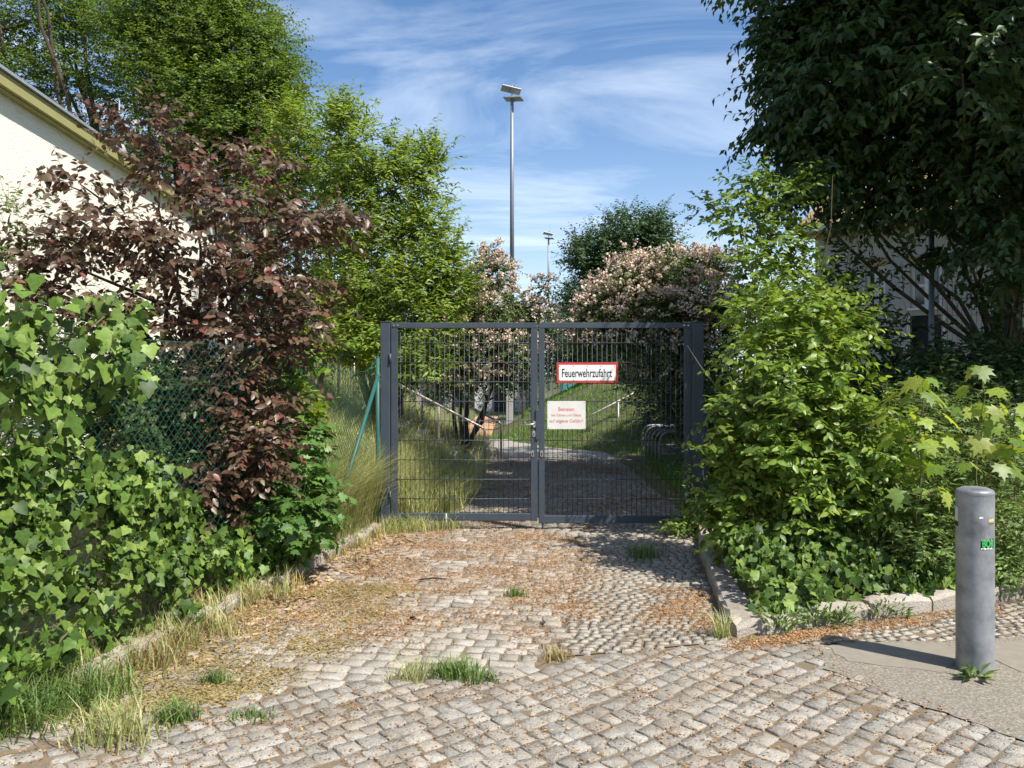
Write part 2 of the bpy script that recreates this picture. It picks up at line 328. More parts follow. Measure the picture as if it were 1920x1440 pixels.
class Plant:
    def __init__(s, name, label, cat, base, leafmat, barkmat, tmpl, group=None):
        s.root = empty(name, base, label, cat, group); s.base = np.array(base, float)
        s.lm = leafmat; s.bm = barkmat; s.T = tmpl
        s.pos = []; s.R = []; s.sz = []; s.st = MB(); s.tw = []; s.twr = []
    def limb(s, a, b, r0, r1, bend=0.12, n=6, sides=6, sag=0.0):
        a = np.array(a, float); b = np.array(b, float); L = np.linalg.norm(b-a)
        off = rng.normal(0, bend*L*.4, 3)*[1, 1, .5]
        pts = [a+(b-a)*t + off*math.sin(math.pi*t) + np.array([0, 0, sag*L*math.sin(math.pi*t)]) + rng.normal(0, .01*L, 3)*(0 < t < 1) for t in np.linspace(0, 1, n)]
        s.st.tube(pts, list(np.linspace(r0, r1, n)), sides); return pts
    def leaves(s, pos, d, nrm, size):
        s.pos.append(pos); s.R.append(frames(d, nrm)); s.sz.append(size)
    def clump(s, c, r, n, L, K, ls, up=.35, droop=.15, shell=.45, nup=.8, nout=.5, twig=True, flat=0.0, hang=0.25, rmax=.85):
        c = np.array(c, float); r = np.array(r if hasattr(r, '__len__') else (r, r, r), float)
        u = unit(rng.normal(size=(n, 3))); rad = rmax*rng.random(n)**shell
        st = c + u*r*rad[:, None]
        d = unit(u*r/np.max(r) + np.array([0, 0, up]) + rng.normal(0, .45, (n, 3))); d[:, 2] *= (1-flat); d = unit(d)
        LL = L*(.6+.8*rng.random(n))
        t = (np.arange(K)+.4)/K
        pos = st[:, None] + d[:, None]*(t[None, :, None]*LL[:, None, None]); pos[..., 2] -= droop*LL[:, None]*(t**2)[None]
        side = unit(np.cross(d, np.array([0, 0, 1.])) + 1e-6)
        sg = np.where((np.arange(K) % 2) == 0, 1., -1.)
        ld = d[:, None]*.55 + side[:, None]*sg[None, :, None]*.8 + rng.normal(0, .3, (n, K, 3)) - np.array([0, 0, hang])
        nn = np.array([0, 0, nup]) + u[:, None]*nout + rng.normal(0, .38, (n, K, 3))
        size = ls*(.65+.6*rng.random((n, K)))*(1.05-.35*t)[None]
        s.leaves(pos.reshape(-1, 3), ld.reshape(-1, 3), nn.reshape(-1, 3), size.ravel())
        if twig:
            tt = np.array([0, .5, 1.]); P = st[:, None] + d[:, None]*(tt[None, :, None]*LL[:, None, None]); P[..., 2] -= droop*LL[:, None]*(tt**2)[None]
            s.tw.append(P); s.twr.append(np.tile(np.array([1., .7, .3])*max(.0018, ls*.022), (n, 1)))
    def finish(s, parts=0, leaf_name='leaf', foliage='foliage', trunk='trunk', varshift=None):
        pos = np.concatenate(s.pos); Rm = np.concatenate(s.R); sz = np.concatenate(s.sz)
        keep = pos[:, 2] > 0.0; pos, Rm, sz = pos[keep], Rm[keep], sz[keep]
        var = rng.random(len(pos))
        sel = np.zeros(len(pos), bool)
        if parts:
            px = 960+F*pos[:, 0]/np.maximum(pos[:, 1], .1); py = HOR-F*(pos[:, 2]-CAMZ)/np.maximum(pos[:, 1], .1)
            cell = (px//10).astype(int)*10000+(py//10).astype(int)
            order = np.argsort(pos[:, 1]); _, first = np.unique(cell[order], return_index=True); cand = order[first]
            ok = (px[cand] > 2) & (px[cand] < 1918) & (py[cand] > 2) & (py[cand] < 1438); cand = cand[ok]
            vd = unit(pos[cand]-np.array([0, 0, CAMZ])); score = (sz[cand]/pos[cand, 1])**2*(.25+np.abs(np.einsum('ni,ni->n', Rm[cand][:, :, 2], vd)))
            sel[cand[np.argsort(-score)[:parts]]] = True
            me = npmesh(leaf_name, s.T[0], [s.T[1]], s.lm, smooth=len(s.T[1]) > 4)
            inv = Matrix.Translation(-Vector(s.root.location))
            for i in np.nonzero(sel)[0]:
                o = bpy.data.objects.new(leaf_name, me); COL.objects.link(o); o.parent = s.root
                m = Matrix.Identity(4)
                for a in range(3):
                    for b in range(3): m[a][b] = Rm[i, a, b]*sz[i]
                    m[a][3] = pos[i, a]-s.base[a]
                o.matrix_local = m
        ns = ~sel
        if ns.any():
            V, Fc, vv = instance(s.T, pos[ns], Rm[ns], sz[ns], var[ns])
            link(foliage, npmesh(foliage, V, [Fc], s.lm, vv, smooth=len(s.T[1]) > 4), None, s.root, kind='stuff')
        if s.tw:
            V, Q = tubes_np(np.concatenate(s.tw), np.concatenate(s.twr)); link('twigs', npmesh('twigs', V, [Q], s.bm), None, s.root, kind='stuff')
        if s.st.v: s.st.build(trunk, s.bm, s.root, kind='stuff' if trunk == 'stems' else None)
        return s.root

# ------------------------------------------------------------------ terrain
def ss(a, b, x): t = np.clip((x-a)/(b-a), 0, 1); return t*t*(3-2*t)
KL = np.array([(-2.62, 2.6), (-2.22, 4.0), (-2.03, 4.9), (-1.66, 6.6), (-1.36, 8.05)])     # left kerb line
KR = np.array([(1.36, 4.82), (1.46, 5.66), (1.66, 7.0), (1.92, 8.2)])                       # right kerb along the drive
KF = np.array([(1.36, 4.82), (2.2, 5.16), (3.04, 5.44), (4.3, 5.95), (7.5, 7.1)])           # right kerb along the pavement
def klx(y): return np.interp(y, KL[:, 1], KL[:, 0])
def krx(y): return np.interp(y, KR[:, 1], KR[:, 0])
def kfy(x): return np.interp(x, KF[:, 0], KF[:, 1])
def path_l(y): return np.interp(y, [8.2, 9.3, 14.6, 17.5, 19.5], [-1.1, -.62, -.30, -.75, -3.0])
def path_r(y): return np.interp(y, [8.2, 13, 15, 16.2, 17.3, 18.5, 20.5], [2.0, 2.3, 2.45, 1.9, .75, .2, -.6])
def H(x, y):
    x = np.asarray(x, float); y = np.asarray(y, float)
    h = np.full(np.broadcast(x, y).shape, -0.06)
    bedL = ss(0, .12, klx(y)-x)*ss(2.75, 3.15, y + .35*(x+2.6))
    h = h + bedL*(.14 + .10*ss(0, 1.5, klx(y)-x))
    inr = ss(0, .10, x-krx(y))*ss(0, .10, y-kfy(x))
    h = h + inr*(.15 + .75*ss(.4, 3.2, y-kfy(x))*ss(.4, 2.6, x-krx(y)))
    back = ss(8.1, 9.2, y)
    eL = .50*np.clip(path_l(y)-.25-x, 0, 2.7)*back*(1-ss(17.0, 19.0, y))
    eR = .50*np.clip(x-path_r(y)-.15, 0, 2.6)*back*(1-ss(24.0, 30.0, y))
    return np.maximum(h, np.maximum(eL, eR)-.05*(np.maximum(eL, eR) <= 0))
xs = np.concatenate([[-900, -300, -120, -60, -35, -22, -15], np.arange(-11, 11.01, .16), [15, 22, 35, 60, 120, 300, 900]])
ys = np.concatenate([[-300, -60, -20, -6, -2], np.arange(0, 30.01, .16), [33, 38, 46, 60, 90, 150, 300, 900, 1500]])
X, Y = np.meshgrid(xs, ys); Z = H(X, Y)
Z = Z + np.where((Z > .05), .02*np.sin(X*3.1+Y*1.7)*np.cos(Y*2.3), 0)
V = np.stack([X, Y, Z], -1).reshape(-1, 3); nx = len(xs); i = np.arange(len(ys)-1)[:, None]*nx+np.arange(nx-1)[None]
Q = np.stack([i, i+1, i+nx+1, i+nx], -1).reshape(-1, 4)
tag(link('ground', npmesh('ground', V, [Q], M['terrain'], smooth=True)), kind='structure')

def inside(poly, x, y):
    poly = np.asarray(poly); c = np.zeros(np.shape(x), bool); j = len(poly)-1
    for i in range(len(poly)):
        xi, yi = poly[i]; xj, yj = poly[j]
        c ^= ((yi > y) != (yj > y)) & (x < (xj-xi)*(y-yi)/(yj-yi+1e-12)+xi); j = i
    return c
def sheet(name, poly, z, mat, parent=None, kind=None):
    me = bpy.data.meshes.new(name); me.from_pydata([(x, y, z) for x, y in poly], [], [tuple(range(len(poly)))]); me.update()
    if me.polygons[0].normal.z < 0: me.flip_normals()
    return link(name, me, mat, parent, kind)

# ------------------------------------------------------------------ paving
EDGE = [(-6, 2.0), (-2.6, 3.05), (-2.15, 3.33), (-1.72, 3.61), (-1.26, 3.91), (-.88, 4.11), (-.35, 4.2), (.12, 4.33), (.68, 4.56), (1.37, 4.74), (1.85, 4.70)]
ASPH = [(1.80, 4.66), (1.68, 4.30), (2.2, 3.49), (2.75, 2.6), (4.4, 0.2), (12, 0.2), (12, 7.0), (4.3, 5.2), (3.3, 4.88), (2.55, 4.72), (2.1, 4.74)]
FORE = EDGE + [(1.88, 4.66), (1.76, 4.33), (2.28, 3.53), (2.83, 2.65), (4.5, 0.25), (6, -1.5), (-6, -1.5)]
xm = lambda y: .247+.147*(y-4.55)
edge_y = lambda x: np.interp(x, [p[0] for p in EDGE], [p[1] for p in EDGE])
DRIVE = [tuple(p) for p in KL[1:]] + [(-1.2, 9.0), (xm(9.0), 9.0)] + [(xm(4.5), 4.48)] + [p for p in EDGE[::-1] if p[0] < .2 and p[0] > -2.3]
MOS = [(xm(4.5)+.02, 4.50), (.68, 4.60), (1.36, 4.78)] + [tuple(p+np.array((-.05, 0))) for p in KR[1:]] + [(1.98, 9.0), (xm(9.0)+.02, 9.0)]
STRIP = [(1.37, 4.76), (1.85, 4.72), (2.1, 4.76), (2.55, 4.74), (3.3, 4.90), (4.3, 5.22), (9, 6.3), (9, 7.4)] + [tuple(p+np.array((.02, -.06))) for p in KF[::-1]]
RNGS = np.random.default_rng(3)
def sett_mesh(k, low=False):
    rs = np.random.default_rng(k); n = 8
    base = np.array([(.5, -.40), (.5, .40), (.42, .5), (-.42, .5), (-.5, .40), (-.5, -.40), (-.42, -.5), (.42, -.5)])+rs.normal(0, .032, (8, 2))+np.repeat(rs.normal(0, .03, (4, 2)), 2, 0)[[1, 2, 3, 4, 5, 6, 7, 0]]
    rings = [(1.0, -.35), (.99, -.035), (.955, -.004)] if not low else [(1.0, -.3), (.91, .0)]
    V = []
    for sc, z in rings:
        for p in base: V.append((p[0]*sc, p[1]*sc, z+(rs.normal(0, .02) if z > -.2 else 0)))
    V.append((0, 0, .012)); m = len(rings)
    T = []
    for r in range(m-1):
        for a in range(n):
            b = (a+1) % n; T += [(r*n+a, r*n+b, (r+1)*n+b), (r*n+a, (r+1)*n+b, (r+1)*n+a)]
    for a in range(n): T.append(((m-1)*n+a, (m-1)*n+(a+1) % n, m*n))
    return np.array(V), np.array(T)
SV = [sett_mesh(k) for k in range(10)]; SVL = [sett_mesh(40+k, True) for k in range(6)]
def rows(poly, ang, pitch, length, jit=.1, gap=.014, wob=None):
    """stones laid in courses running along ang; returns centre, angle, size"""
    P = np.asarray(poly); c, s = math.cos(ang), math.sin(ang)
    u = P[:, 0]*c+P[:, 1]*s; v = -P[:, 0]*s+P[:, 1]*c
    out = []
    for vv in np.arange(v.min(), v.max()+pitch, pitch):
        x = u.min()-RNGS.random()*length
        while x < u.max():
            l = length*(1+RNGS.normal(0, jit)); l = max(length*.7, l)
            cu = x+l/2; cv = vv+RNGS.normal(0, pitch*.035)
            if wob is not None: cv = cv+wob(cu, vv)
            out.append((cu*c-cv*s, cu*s+cv*c, ang+RNGS.normal(0, .05), l-gap*(.7+.6*RNGS.random()), pitch-gap*(.7+.6*RNGS.random()))); x += l
    out = np.array(out); return out[inside(P, out[:, 0], out[:, 1])]
def lay(root, S, variants, mat, nparts, name='sett', stuff='distant_setts', zt=0.0):
    S = S[S[:, 1] > -1.5]
    px = 960+F*S[:, 0]/np.maximum(S[:, 1], .1); py = HOR+F*CAMZ/np.maximum(S[:, 1], .1)
    vis = (px > -10) & (px < 1930) & (py < 1450) & (S[:, 1] > .5)
    order = np.argsort(np.where(vis, S[:, 1], 1e6)); sel = np.zeros(len(S), bool); sel[order[:min(nparts, int(vis.sum()))]] = True
    z = zt+RNGS.normal(0, .0028, len(S)); tilt = RNGS.normal(0, .022, (len(S), 2)); vi = RNGS.integers(0, len(variants), len(S))
    flip = RNGS.integers(0, 2, len(S))*np.pi
    meshes = [npmesh(name, v[0], [v[1]], mat) for v in variants]
    def mtx(q):
        return Matrix.Translation((S[q, 0], S[q, 1], z[q])) @ Matrix.Rotation(S[q, 2]+flip[q], 4, 'Z') @ Matrix.Rotation(tilt[q, 0], 4, 'X') @ Matrix.Rotation(tilt[q, 1], 4, 'Y') @ Matrix.Diagonal((S[q, 3], S[q, 4], .10, 1))
    for q in np.nonzero(sel)[0]:
        o = bpy.data.objects.new(name, meshes[vi[q]]); COL.objects.link(o); o.parent = root; o.matrix_local = mtx(q)
    VV = []; FF = []; va = []; off = 0
    for q in np.nonzero(~sel)[0]:
        m = np.array(mtx(q)); v, t = variants[vi[q]]
        VV.append(v@m[:3, :3].T+m[:3, 3]); FF.append(t+off); off += len(v); va.append(np.full(len(v), RNGS.random()))
    if VV: link(stuff, npmesh(stuff, np.concatenate(VV), [np.concatenate(FF)], mat, np.concatenate(va)), None, root, kind='stuff')

sheet('paving_bed', [(-7, -2), (13, -2), (13, 8), (2.4, 8.95), (-1.3, 8.95), (-2.3, 4), (-7, 2.6)], -.0125, M['joint'], kind='structure')
fc = sheet('forecourt', FORE, -.0060, M['joint'], kind='structure')
wob = lambda u, v: .05*math.sin(u*1.3+v*.8)+.02*math.sin(u*3.7+1)
lay(fc, rows(FORE, math.radians(39), .097, .098, .15, .0075, wob), SV, M['sett'], 300)
dr = sheet('driveway', DRIVE, -.0070, M['joint'], kind='structure')
lay(dr, rows(DRIVE, math.radians(-8.4), .104, .128, .14, .012), SV, M['sett2'], 300)
ms = sheet('mosaic_lane', MOS, -.0045, M['joint'], kind='structure')
arc = lambda u, v: .09*abs(math.sin(u*3.6))
lay(ms, rows(MOS, math.radians(-10), .062, .072, .14, .009, arc), SVL, M['mosaic'], 300)
st_ = sheet('pavement_strip', STRIP, -.0040, M['joint'], kind='structure')
lay(st_, rows(STRIP, math.radians(20), .062, .070, .14, .009, lambda u, v: .06*abs(math.sin(u*3.2))), SVL, M['mosaic'], 300, zt=-.001)
# asphalt pavement with slabs set in
def rough_edge(pl, st=.07, j=.011):
    out = []; rr = np.random.default_rng(len(pl))
    for a, b in zip(pl, pl[1:]+pl[:1]):
        a = np.array(a); b = np.array(b); n = max(1, int(min(np.linalg.norm(b-a), 3)/st))
        for k in range(n): out.append(tuple(a+(b-a)*k/n+(rr.normal(0, j, 2) if k else 0)))
    return out
asp = sheet('pavement', rough_edge(ASPH, .06, .014), .0035, M['asphalt'], kind='structure')
for k, pl in enumerate([[(1.84, 4.64), (1.86, 4.40), (2.28, 4.24), (2.62, 4.55), (2.5, 4.69), (2.1, 4.71)], [(2.64, 4.62), (2.72, 4.24), (3.4, 4.35), (4.4, 4.8), (4.3, 5.15), (3.3, 4.84)], [(2.62, 4.05), (2.78, 3.55), (3.6, 3.3), (4.2, 4.0), (3.2, 4.18)]]):
    pl = rough_edge(pl, .05, .007); mb = MB(); n = len(pl); mb.add([(x, y, .0065) for x, y in pl]+[(x, y, -.05) for x, y in pl], [tuple(range(n))]+[(i, (i+1) % n, n+(i+1) % n, n+i) for i in range(n)])
    mb.build('slab', M['slab'], asp)
# path beyond the gate
yy = np.array([8.95, 10, 11.5, 13, 14.6, 15.2, 16.2, 17.3, 18.5, 19.5]); PL = [(path_l(y)-.05, y) for y in yy]; PR = [(path_r(y)+.05, y) for y in yy[::-1]]
pth = sheet('path', PL+PR, -.010, M['pathfar'], kind='structure')
M['shade_mosaic'] = granite('granite_mosaic_shade_tone', (.255, .235, .20), .2, .3)  # mosaic granite with darker colour, deepening the tree shade on the path
PS = rows(PL[:6]+PR[4:], math.radians(-6), .066, .078, .14, .009, arc); lay(pth, PS, SVL, M['shade_mosaic'], 0, stuff='mosaic_setts', zt=-.002)
sheet('play_area', [(-9, 20.3), (3.2, 20.3), (2.8, 21.3), (1.0, 21.6), (.2, 24), (.1, 30), (-9, 30)], -.03, M['terracotta'], kind='structure')

# kerb stones
def kerb(name, line, seg, w, top, mat, seedn, lift=0.0, hgt=.2):
    root = bpy.data.objects.new(name, None); COL.objects.link(root); root.location = (float(line[0][0]), float(line[0][1]), 0); tag(root, kind='structure')
    rs = np.random.default_rng(seedn); line = np.asarray(line, float)
    d = np.concatenate([[0], np.cumsum(np.linalg.norm(np.diff(line, axis=0), axis=1))]); s = 0
    while s < d[-1]-.12:
        l = min(seg*(.75+.5*rs.random()), d[-1]-s)
        a = np.array([np.interp(s+.006, d, line[:, k]) for k in (0, 1)]); b = np.array([np.interp(s+l-.006, d, line[:, k]) for k in (0, 1)])
        t = unit(b-a); nrm = np.array([-t[1], t[0]]); n = max(3, int(l/.1)); V = []; Fq = []
        L = np.linalg.norm(b-a); dz = rs.normal(0, .008)
        prof = [(-w/2, top-hgt), (-w/2, top-.03), (-w/2+.018, top-.004), (0, top), (w/2-.018, top-.004), (w/2, top-.03), (w/2, top-hgt)]
        for i in range(n+1):
            p = a+t*L*i/n; e = .9 if i in (0, n) else 1
            for o, z in prof:
                q = p+nrm*(o*e+rs.normal(0, .005)); V.append((q[0], q[1], z*1.0+dz+rs.normal(0, .009)-(.014 if i in (0, n) else 0)))
        m = len(prof)
        for i in range(n):
            for k in range(m-1): Fq.append((i*m+k, i*m+k+1, (i+1)*m+k+1, (i+1)*m+k))
        Fq += [tuple(range(m)), tuple(n*m+k for k in range(m-1, -1, -1))]
        MB().add(V, Fq).build('kerb_stone', mat, root); s += l
    return root
kerb('kerb', KL[1:], .95, .12, .085, M['kerb'], 1)
kerb('kerb', [(1.43, 4.92)]+[tuple(p+np.array((.08, 0))) for p in KR[1:]], .8, .18, .105, M['kerb'], 2)
kerb('kerb', [tuple(p+np.array((-.03, .08))) for p in KF], .62, .18, .105, M['kerb'], 3)

# ------------------------------------------------------------------ blades and flakes
def blades(pos, h, w, lean, var=None, bend=.5, dirs=None):
    n = len(pos); a = rng.random(n)*2*np.pi
    d = np.stack([np.cos(a), np.sin(a), np.zeros(n)], -1) if dirs is None else dirs
    sd = np.stack([-d[:, 1], d[:, 0], np.zeros(n)], -1)*(w*(.6+.8*rng.random(n)))[:, None]
    hh = h*(.5+.8*rng.random(n)); ln = lean*(.3+1.2*rng.random(n))
    up = np.array([0, 0, 1.])
    p0 = pos; p1 = pos+up*(hh*.55)[:, None]+d*(hh*ln*.3)[:, None]; p2 = pos+up*(hh*(1-.35*bend*ln))[:, None]+d*(hh*ln)[:, None]
    V = np.stack([p0-sd, p0+sd, p1+sd*.8, p1-sd*.8, p2], 1).reshape(-1, 3)
    b = (np.arange(n)*5)[:, None]
    return V, b+np.array([[0, 1, 2, 3]]), b+np.array([[3, 2, 4]]), np.repeat(rng.random(n) if var is None else var, 5)
def grass(name, pos, h, w, lean, mat, label=None, cat=None, parent=None, stuff=True, bend=.5):
    V, q, t, va = blades(pos, h, w, lean, bend=bend)
    o = link(name, npmesh(name, V, [q, t], mat, va), None, parent)
    return tag(o, label, cat, kind='stuff' if stuff else None)
def on_ground(x, y, dz=-.01): return np.stack([x, y, np.maximum(H(x, y), -.012)+dz], -1)
def tufted(x, y, n, spread):
    k = len(x); i = rng.integers(0, k, n); return x[i]+rng.normal(0, spread, n), y[i]+rng.normal(0, spread, n)

# ------------------------------------------------------------------ gate
gx = lambda px: (px-960)/F*GY
gz = lambda py: CAMZ+(HOR-py)/F*GY
def post(x0, x1, label, top):
    r = empty('gate_post', ((x0+x1)/2, GY, 0), label, 'gate post')
    MB().box((x0, GY-.05, -.1), (x1, GY+.06, top), .006).build('shaft', M['steel'], r)
    MB().box((x0-.004, GY-.054, top+.0005), (x1+.004, GY+.064, top+.007), .002).build('cap', M['steel'], r)
    return r
pl_ = post(gx(714.5), gx(732), 'dark grey square steel gate post beside the green chain-link fence', gz(604.5))
pr_ = post(gx(1297), gx(1317.5), 'dark grey square steel gate post dappled with leaf shadow beside the dogwood', gz(604.5))
for k, z in enumerate((.35, 1.75)):
    MB().tube([(gx(732)+.006, GY-.058, z-.05), (gx(732)+.006, GY-.058, z+.05)], .012, 8).build('hinge', M['steel'], pl_)
    MB().tube([(gx(1296), GY-.058, z-.05), (gx(1296), GY-.058, z+.05)], .012, 8).build('hinge', M['steel'], pr_)
vw = MB().tube([(0, 0, gz(623)), (0, 0, .12)], .0032, 6).mesh('vertical_wire', M['wire'])
def leaf(x0, x1, sw0, sw1, zb, label, left):
    r = empty('gate_leaf', ((x0 if left else x1), GY, zb), label, 'gate')
    zt = gz(605.2); ft = .056; d0, d1 = GY-.02, GY+.02
    MB().box((x0, d0-.0015, zt-ft), (x1, d1+.0015, zt), .004).build('top_rail', M['steel'], r)
    MB().box((x0, d0, zb+.0005), (x0+sw0, d1, zt-ft-.0005), .004).build('stile', M['steel'], r)
    MB().box((x1-sw1, d0, zb+.0005), (x1, d1, zt-ft-.0005), .004).build('stile', M['steel'], r)
    MB().box((x0+sw0-.003, d0+.0025, zb+.004), (x1-sw1+.003, d1-.0025, zb+.080), .004).build('bottom_rail', M['steel'], r)
    a, b = x0+sw0, x1-sw1; n = int((b-a)/.0505); o = a+((b-a)-(n-1)*.0505)/2
    for i in range(n):
        w = link('vertical_wire', vw, None, r); w.location = (o+i*.0505, GY, 0)
    for k in range(9):
        z = 1.912-.2*k
        for dy in (-.0066, .0066):
            MB().tube([(a-.005, GY+dy, z), (b+.005, GY+dy, z+(-.004 if left else .004)*0)], .0038, 6).build('horizontal_wire', M['wire'], r)
    hx = x0+.03 if left else x1-.03
    for dx in (0, .042 if left else -.042):
        MB().tube([(hx+dx, GY-.022, zt-.028), (hx+dx, GY-.030, zt-.028)], .009, 8).build('bolt', M['chrome'], r)
    return r
gl = leaf(gx(733.5), gx(1007.6), gx(746)-gx(733.5), gx(1007.6)-gx(995), .085, 'left-hinged gate leaf of dark steel mesh carrying the lever handle', True)
gr = leaf(gx(1010), gx(1295), gx(1021)-gx(1010), gx(1295)-gx(1282.5), .06, 'dark steel mesh gate leaf carrying both signs', False)
# lock furniture
def oval(x, z, y, w, h, mat, name, par, t=.006):
    mb = MB(); n = 16; v = []
    for k in range(n):
        a = 2*math.pi*k/n; c, s_ = math.cos(a), math.sin(a)
        v.append((x+w/2*c, z+(h/2-w/2)*(1 if s_ > 0 else -1)+w/2*s_))
    mb.add([(p, y, q) for p, q in v]+[(p, y-t, q) for p, q in v], [tuple(range(n)), tuple(range(2*n-1, n-1, -1))]+[(i, (i+1) % n, n+(i+1) % n, n+i) for i in range(n)])
    return mb.build(name, mat, par)
cx = gx(1001)
pl2 = oval(cx+.003, gz(795), GY-.0205, .03, .07, M['chrome'], 'handle_plate', gl)
MB().tube([(cx+.004, GY-.024, gz(794)), (cx+.004, GY-.07, gz(794)), (cx-.02, GY-.078, gz(794.6)), (gx(975), GY-.076, gz(797.5))], [.009, .009, .0095, .008], 8).build('lever_handle', M['chrome'], gl)
e = oval(cx, gz(813), GY-.0205, .03, .066, M['chrome'], 'lock_plate', gl); oval(cx, gz(814), GY-.0268, .011, .03, M['black'], 'keyhole', e, .001)
e = oval(gx(998.5), gz(850), GY-.0205, .03, .066, M['chrome'], 'lock_plate', gl); oval(gx(998.5), gz(851), GY-.0268, .013, .034, M['black'], 'keyhole', e, .001)
e = oval(gx(1015.5), gz(850), GY-.0205, .03, .066, M['chrome'], 'lock_plate', gr); oval(gx(1015.5), gz(851), GY-.0268, .013, .034, M['black'], 'keyhole', e, .001)
MB().box((gx(1004.2), GY-.034, gz(824)), (gx(1012.3), GY-.0202, gz(768)), .003).build('stop_plate', M['steel'], gr)
MB().tube([(gx(1017.5), GY, .062), (gx(1017.5), GY, -.02)], .011, 8).build('drop_bolt', M['steel'], gr)
MB().box((gx(836), GY-.0192, .165-.08), (gx(838.5), GY-.0175, .165), 0).build('scratch_mark', M['white'], gl)

# ------------------------------------------------------------------ signs
def text(body, mat, name, parent, x, y, z, w, h, bold=0.0):
    cu = bpy.data.curves.new('t', 'FONT'); cu.body = body; cu.size = 1; cu.align_x = 'LEFT'; cu.offset = bold
    to = bpy.data.objects.new('t', cu); COL.objects.link(to); dg = bpy.context.evaluated_depsgraph_get()
    me = bpy.data.meshes.new_from_object(to.evaluated_get(dg)); bpy.data.objects.remove(to)
    co = np.zeros(len(me.vertices)*3); me.vertices.foreach_get('co', co); co = co.reshape(-1, 3)
    mn, mx = co.min(0), co.max(0)
    u = (co[:, 0]-mn[0])/(mx[0]-mn[0])-.5; v = (co[:, 1]-mn[1])/(mx[1]-mn[1])-.5
    co2 = np.stack([x+u*w, np.full(len(u), y), z+v*h], -1); me.vertices.foreach_set('co', co2.ravel()); me.materials.clear(); me.materials.append(mat); me.update()
    me.name = name
    return link(name, me, None, parent)
SYY = GY-.020
r = empty('fire_access_sign', (gx(1100.5), SYY, gz(699)), 'white sign with red border reading Feuerwehrzufahrt', 'sign')
x0, x1, z0, z1 = gx(1043), gx(1158), gz(718), gz(680)
MB().box((x0, SYY-.012, z0), (x1, SYY, z1), .003).build('border', M['red'], r)
MB().box((x0+.024, SYY-.0145, z0+.024), (x1-.024, SYY-.010, z1-.024), .001).build('panel', M['white'], r)
text('Feuerwehrzufahrt', M['black'], 'lettering', r, gx(1100), SYY-.0153, gz(699.3), gx(1147)-gx(1053.5), .088, .012)
for i in range(5):
    for z in (z0+.033, z1-.033):
        xx = x0+.034+(x1-x0-.068)*i/4
        MB().tube([(xx, SYY-.0145, z), (xx, SYY-.018, z)], .0045, 6).build('rivet', M['chrome'], r)
for xx in (x0+.06, x1-.06):
    MB().tube([(xx, SYY+.001, (z0+z1)/2+.0), (xx, GY+.012, (z0+z1)/2)], .006, 6).build('clamp', M['galv'], r)
r = empty('warning_sign', (gx(1061.5), SYY, gz(778)), 'weathered white sign with faded red lettering Betreten bei Schnee und Glätte', 'sign')
x0, x1, z0, z1 = gx(1026), gx(1097.5), gz(804.5), gz(752)
MB().box((x0, SYY-.004, z0), (x1, SYY, z1), .0012).build('panel', M['cream_sign'], r)
text('Betreten', M['faded_red'], 'lettering', r, gx(1061.5), SYY-.0048, gz(767), gx(1076)-gx(1046.5), .040, .014)
text('bei Schnee und Glätte', M['faded_red'], 'lettering', r, gx(1061.5), SYY-.0048, gz(778), gx(1089)-gx(1034), .027, .008)
text('auf eigene Gefahr!', M['faded_red'], 'lettering', r, gx(1061.5), SYY-.0048, gz(789.7), gx(1093)-gx(1030), .044, .012)
for xx in (x0+.014, x1-.014):
    for z in (z0+.012, z1-.012): MB().tube([(xx, SYY-.004, z), (xx, SYY-.007, z)], .004, 6).build('rivet', M['galv'], r)
for xx in (x0+.05, x1-.05): MB().tube([(xx, SYY+.001, gz(778)), (xx, GY+.012, gz(778))], .005, 6).build('clamp', M['galv'], r)

# ------------------------------------------------------------------ bollard
BX, BY, BR = 2.505, 4.30, .0925
r = empty('bollard', (BX, BY, 0), 'grey galvanised steel tube bollard with a torn green sticker', 'bollard')
mb = MB(); prof = [(BR, -.06), (BR, .3), (BR, .6), (BR, .952)]; n = 40
for i in range(3): pass
v = []; f = []
for q, (rr, z) in enumerate(prof):
    for k in range(n): a = 2*math.pi*k/n; v.append((BX+rr*math.cos(a), BY+rr*math.sin(a), z))
for q in range(len(prof)-1):
    for k in range(n): f.append((q*n+k, q*n+(k+1) % n, (q+1)*n+(k+1) % n, (q+1)*n+k))
MB().add(v, f, True).build('tube', M['bollard'], r)
v = []; f = []
cp = [(BR+.0012, .950), (BR+.0015, .962), (BR-.006, .972), (BR*.7, .982), (BR*.35, .987), (.001, .989)]
for q, (rr, z) in enumerate(cp):
    for k in range(n): a = 2*math.pi*k/n; v.append((BX+rr*math.cos(a), BY+rr*math.sin(a), z))
for q in range(len(cp)-1):
    for k in range(n): f.append((q*n+k, q*n+(k+1) % n, (q+1)*n+(k+1) % n, (q+1)*n+k))
MB().add(v, f, True).build('cap', M['bollard'], r)
def patch(a0, a1, z0, z1, rad, mat, name, par):
    v = []; f = []; m = 8
    for i in range(m+1):
        a = a0+(a1-a0)*i/m; j = .004*math.sin(i*2.3)
        for z, rr in ((z0+j, rad-.001), (z0+j, rad), (z1-j, rad), (z1-j, rad-.001)): v.append((BX+rr*math.cos(a), BY+rr*math.sin(a), z))
    for i in range(m):
        for k in range(3): f.append((i*4+k, (i+1)*4+k, (i+1)*4+k+1, i*4+k+1))
    return MB().add(v, f, True).build(name, mat, par)
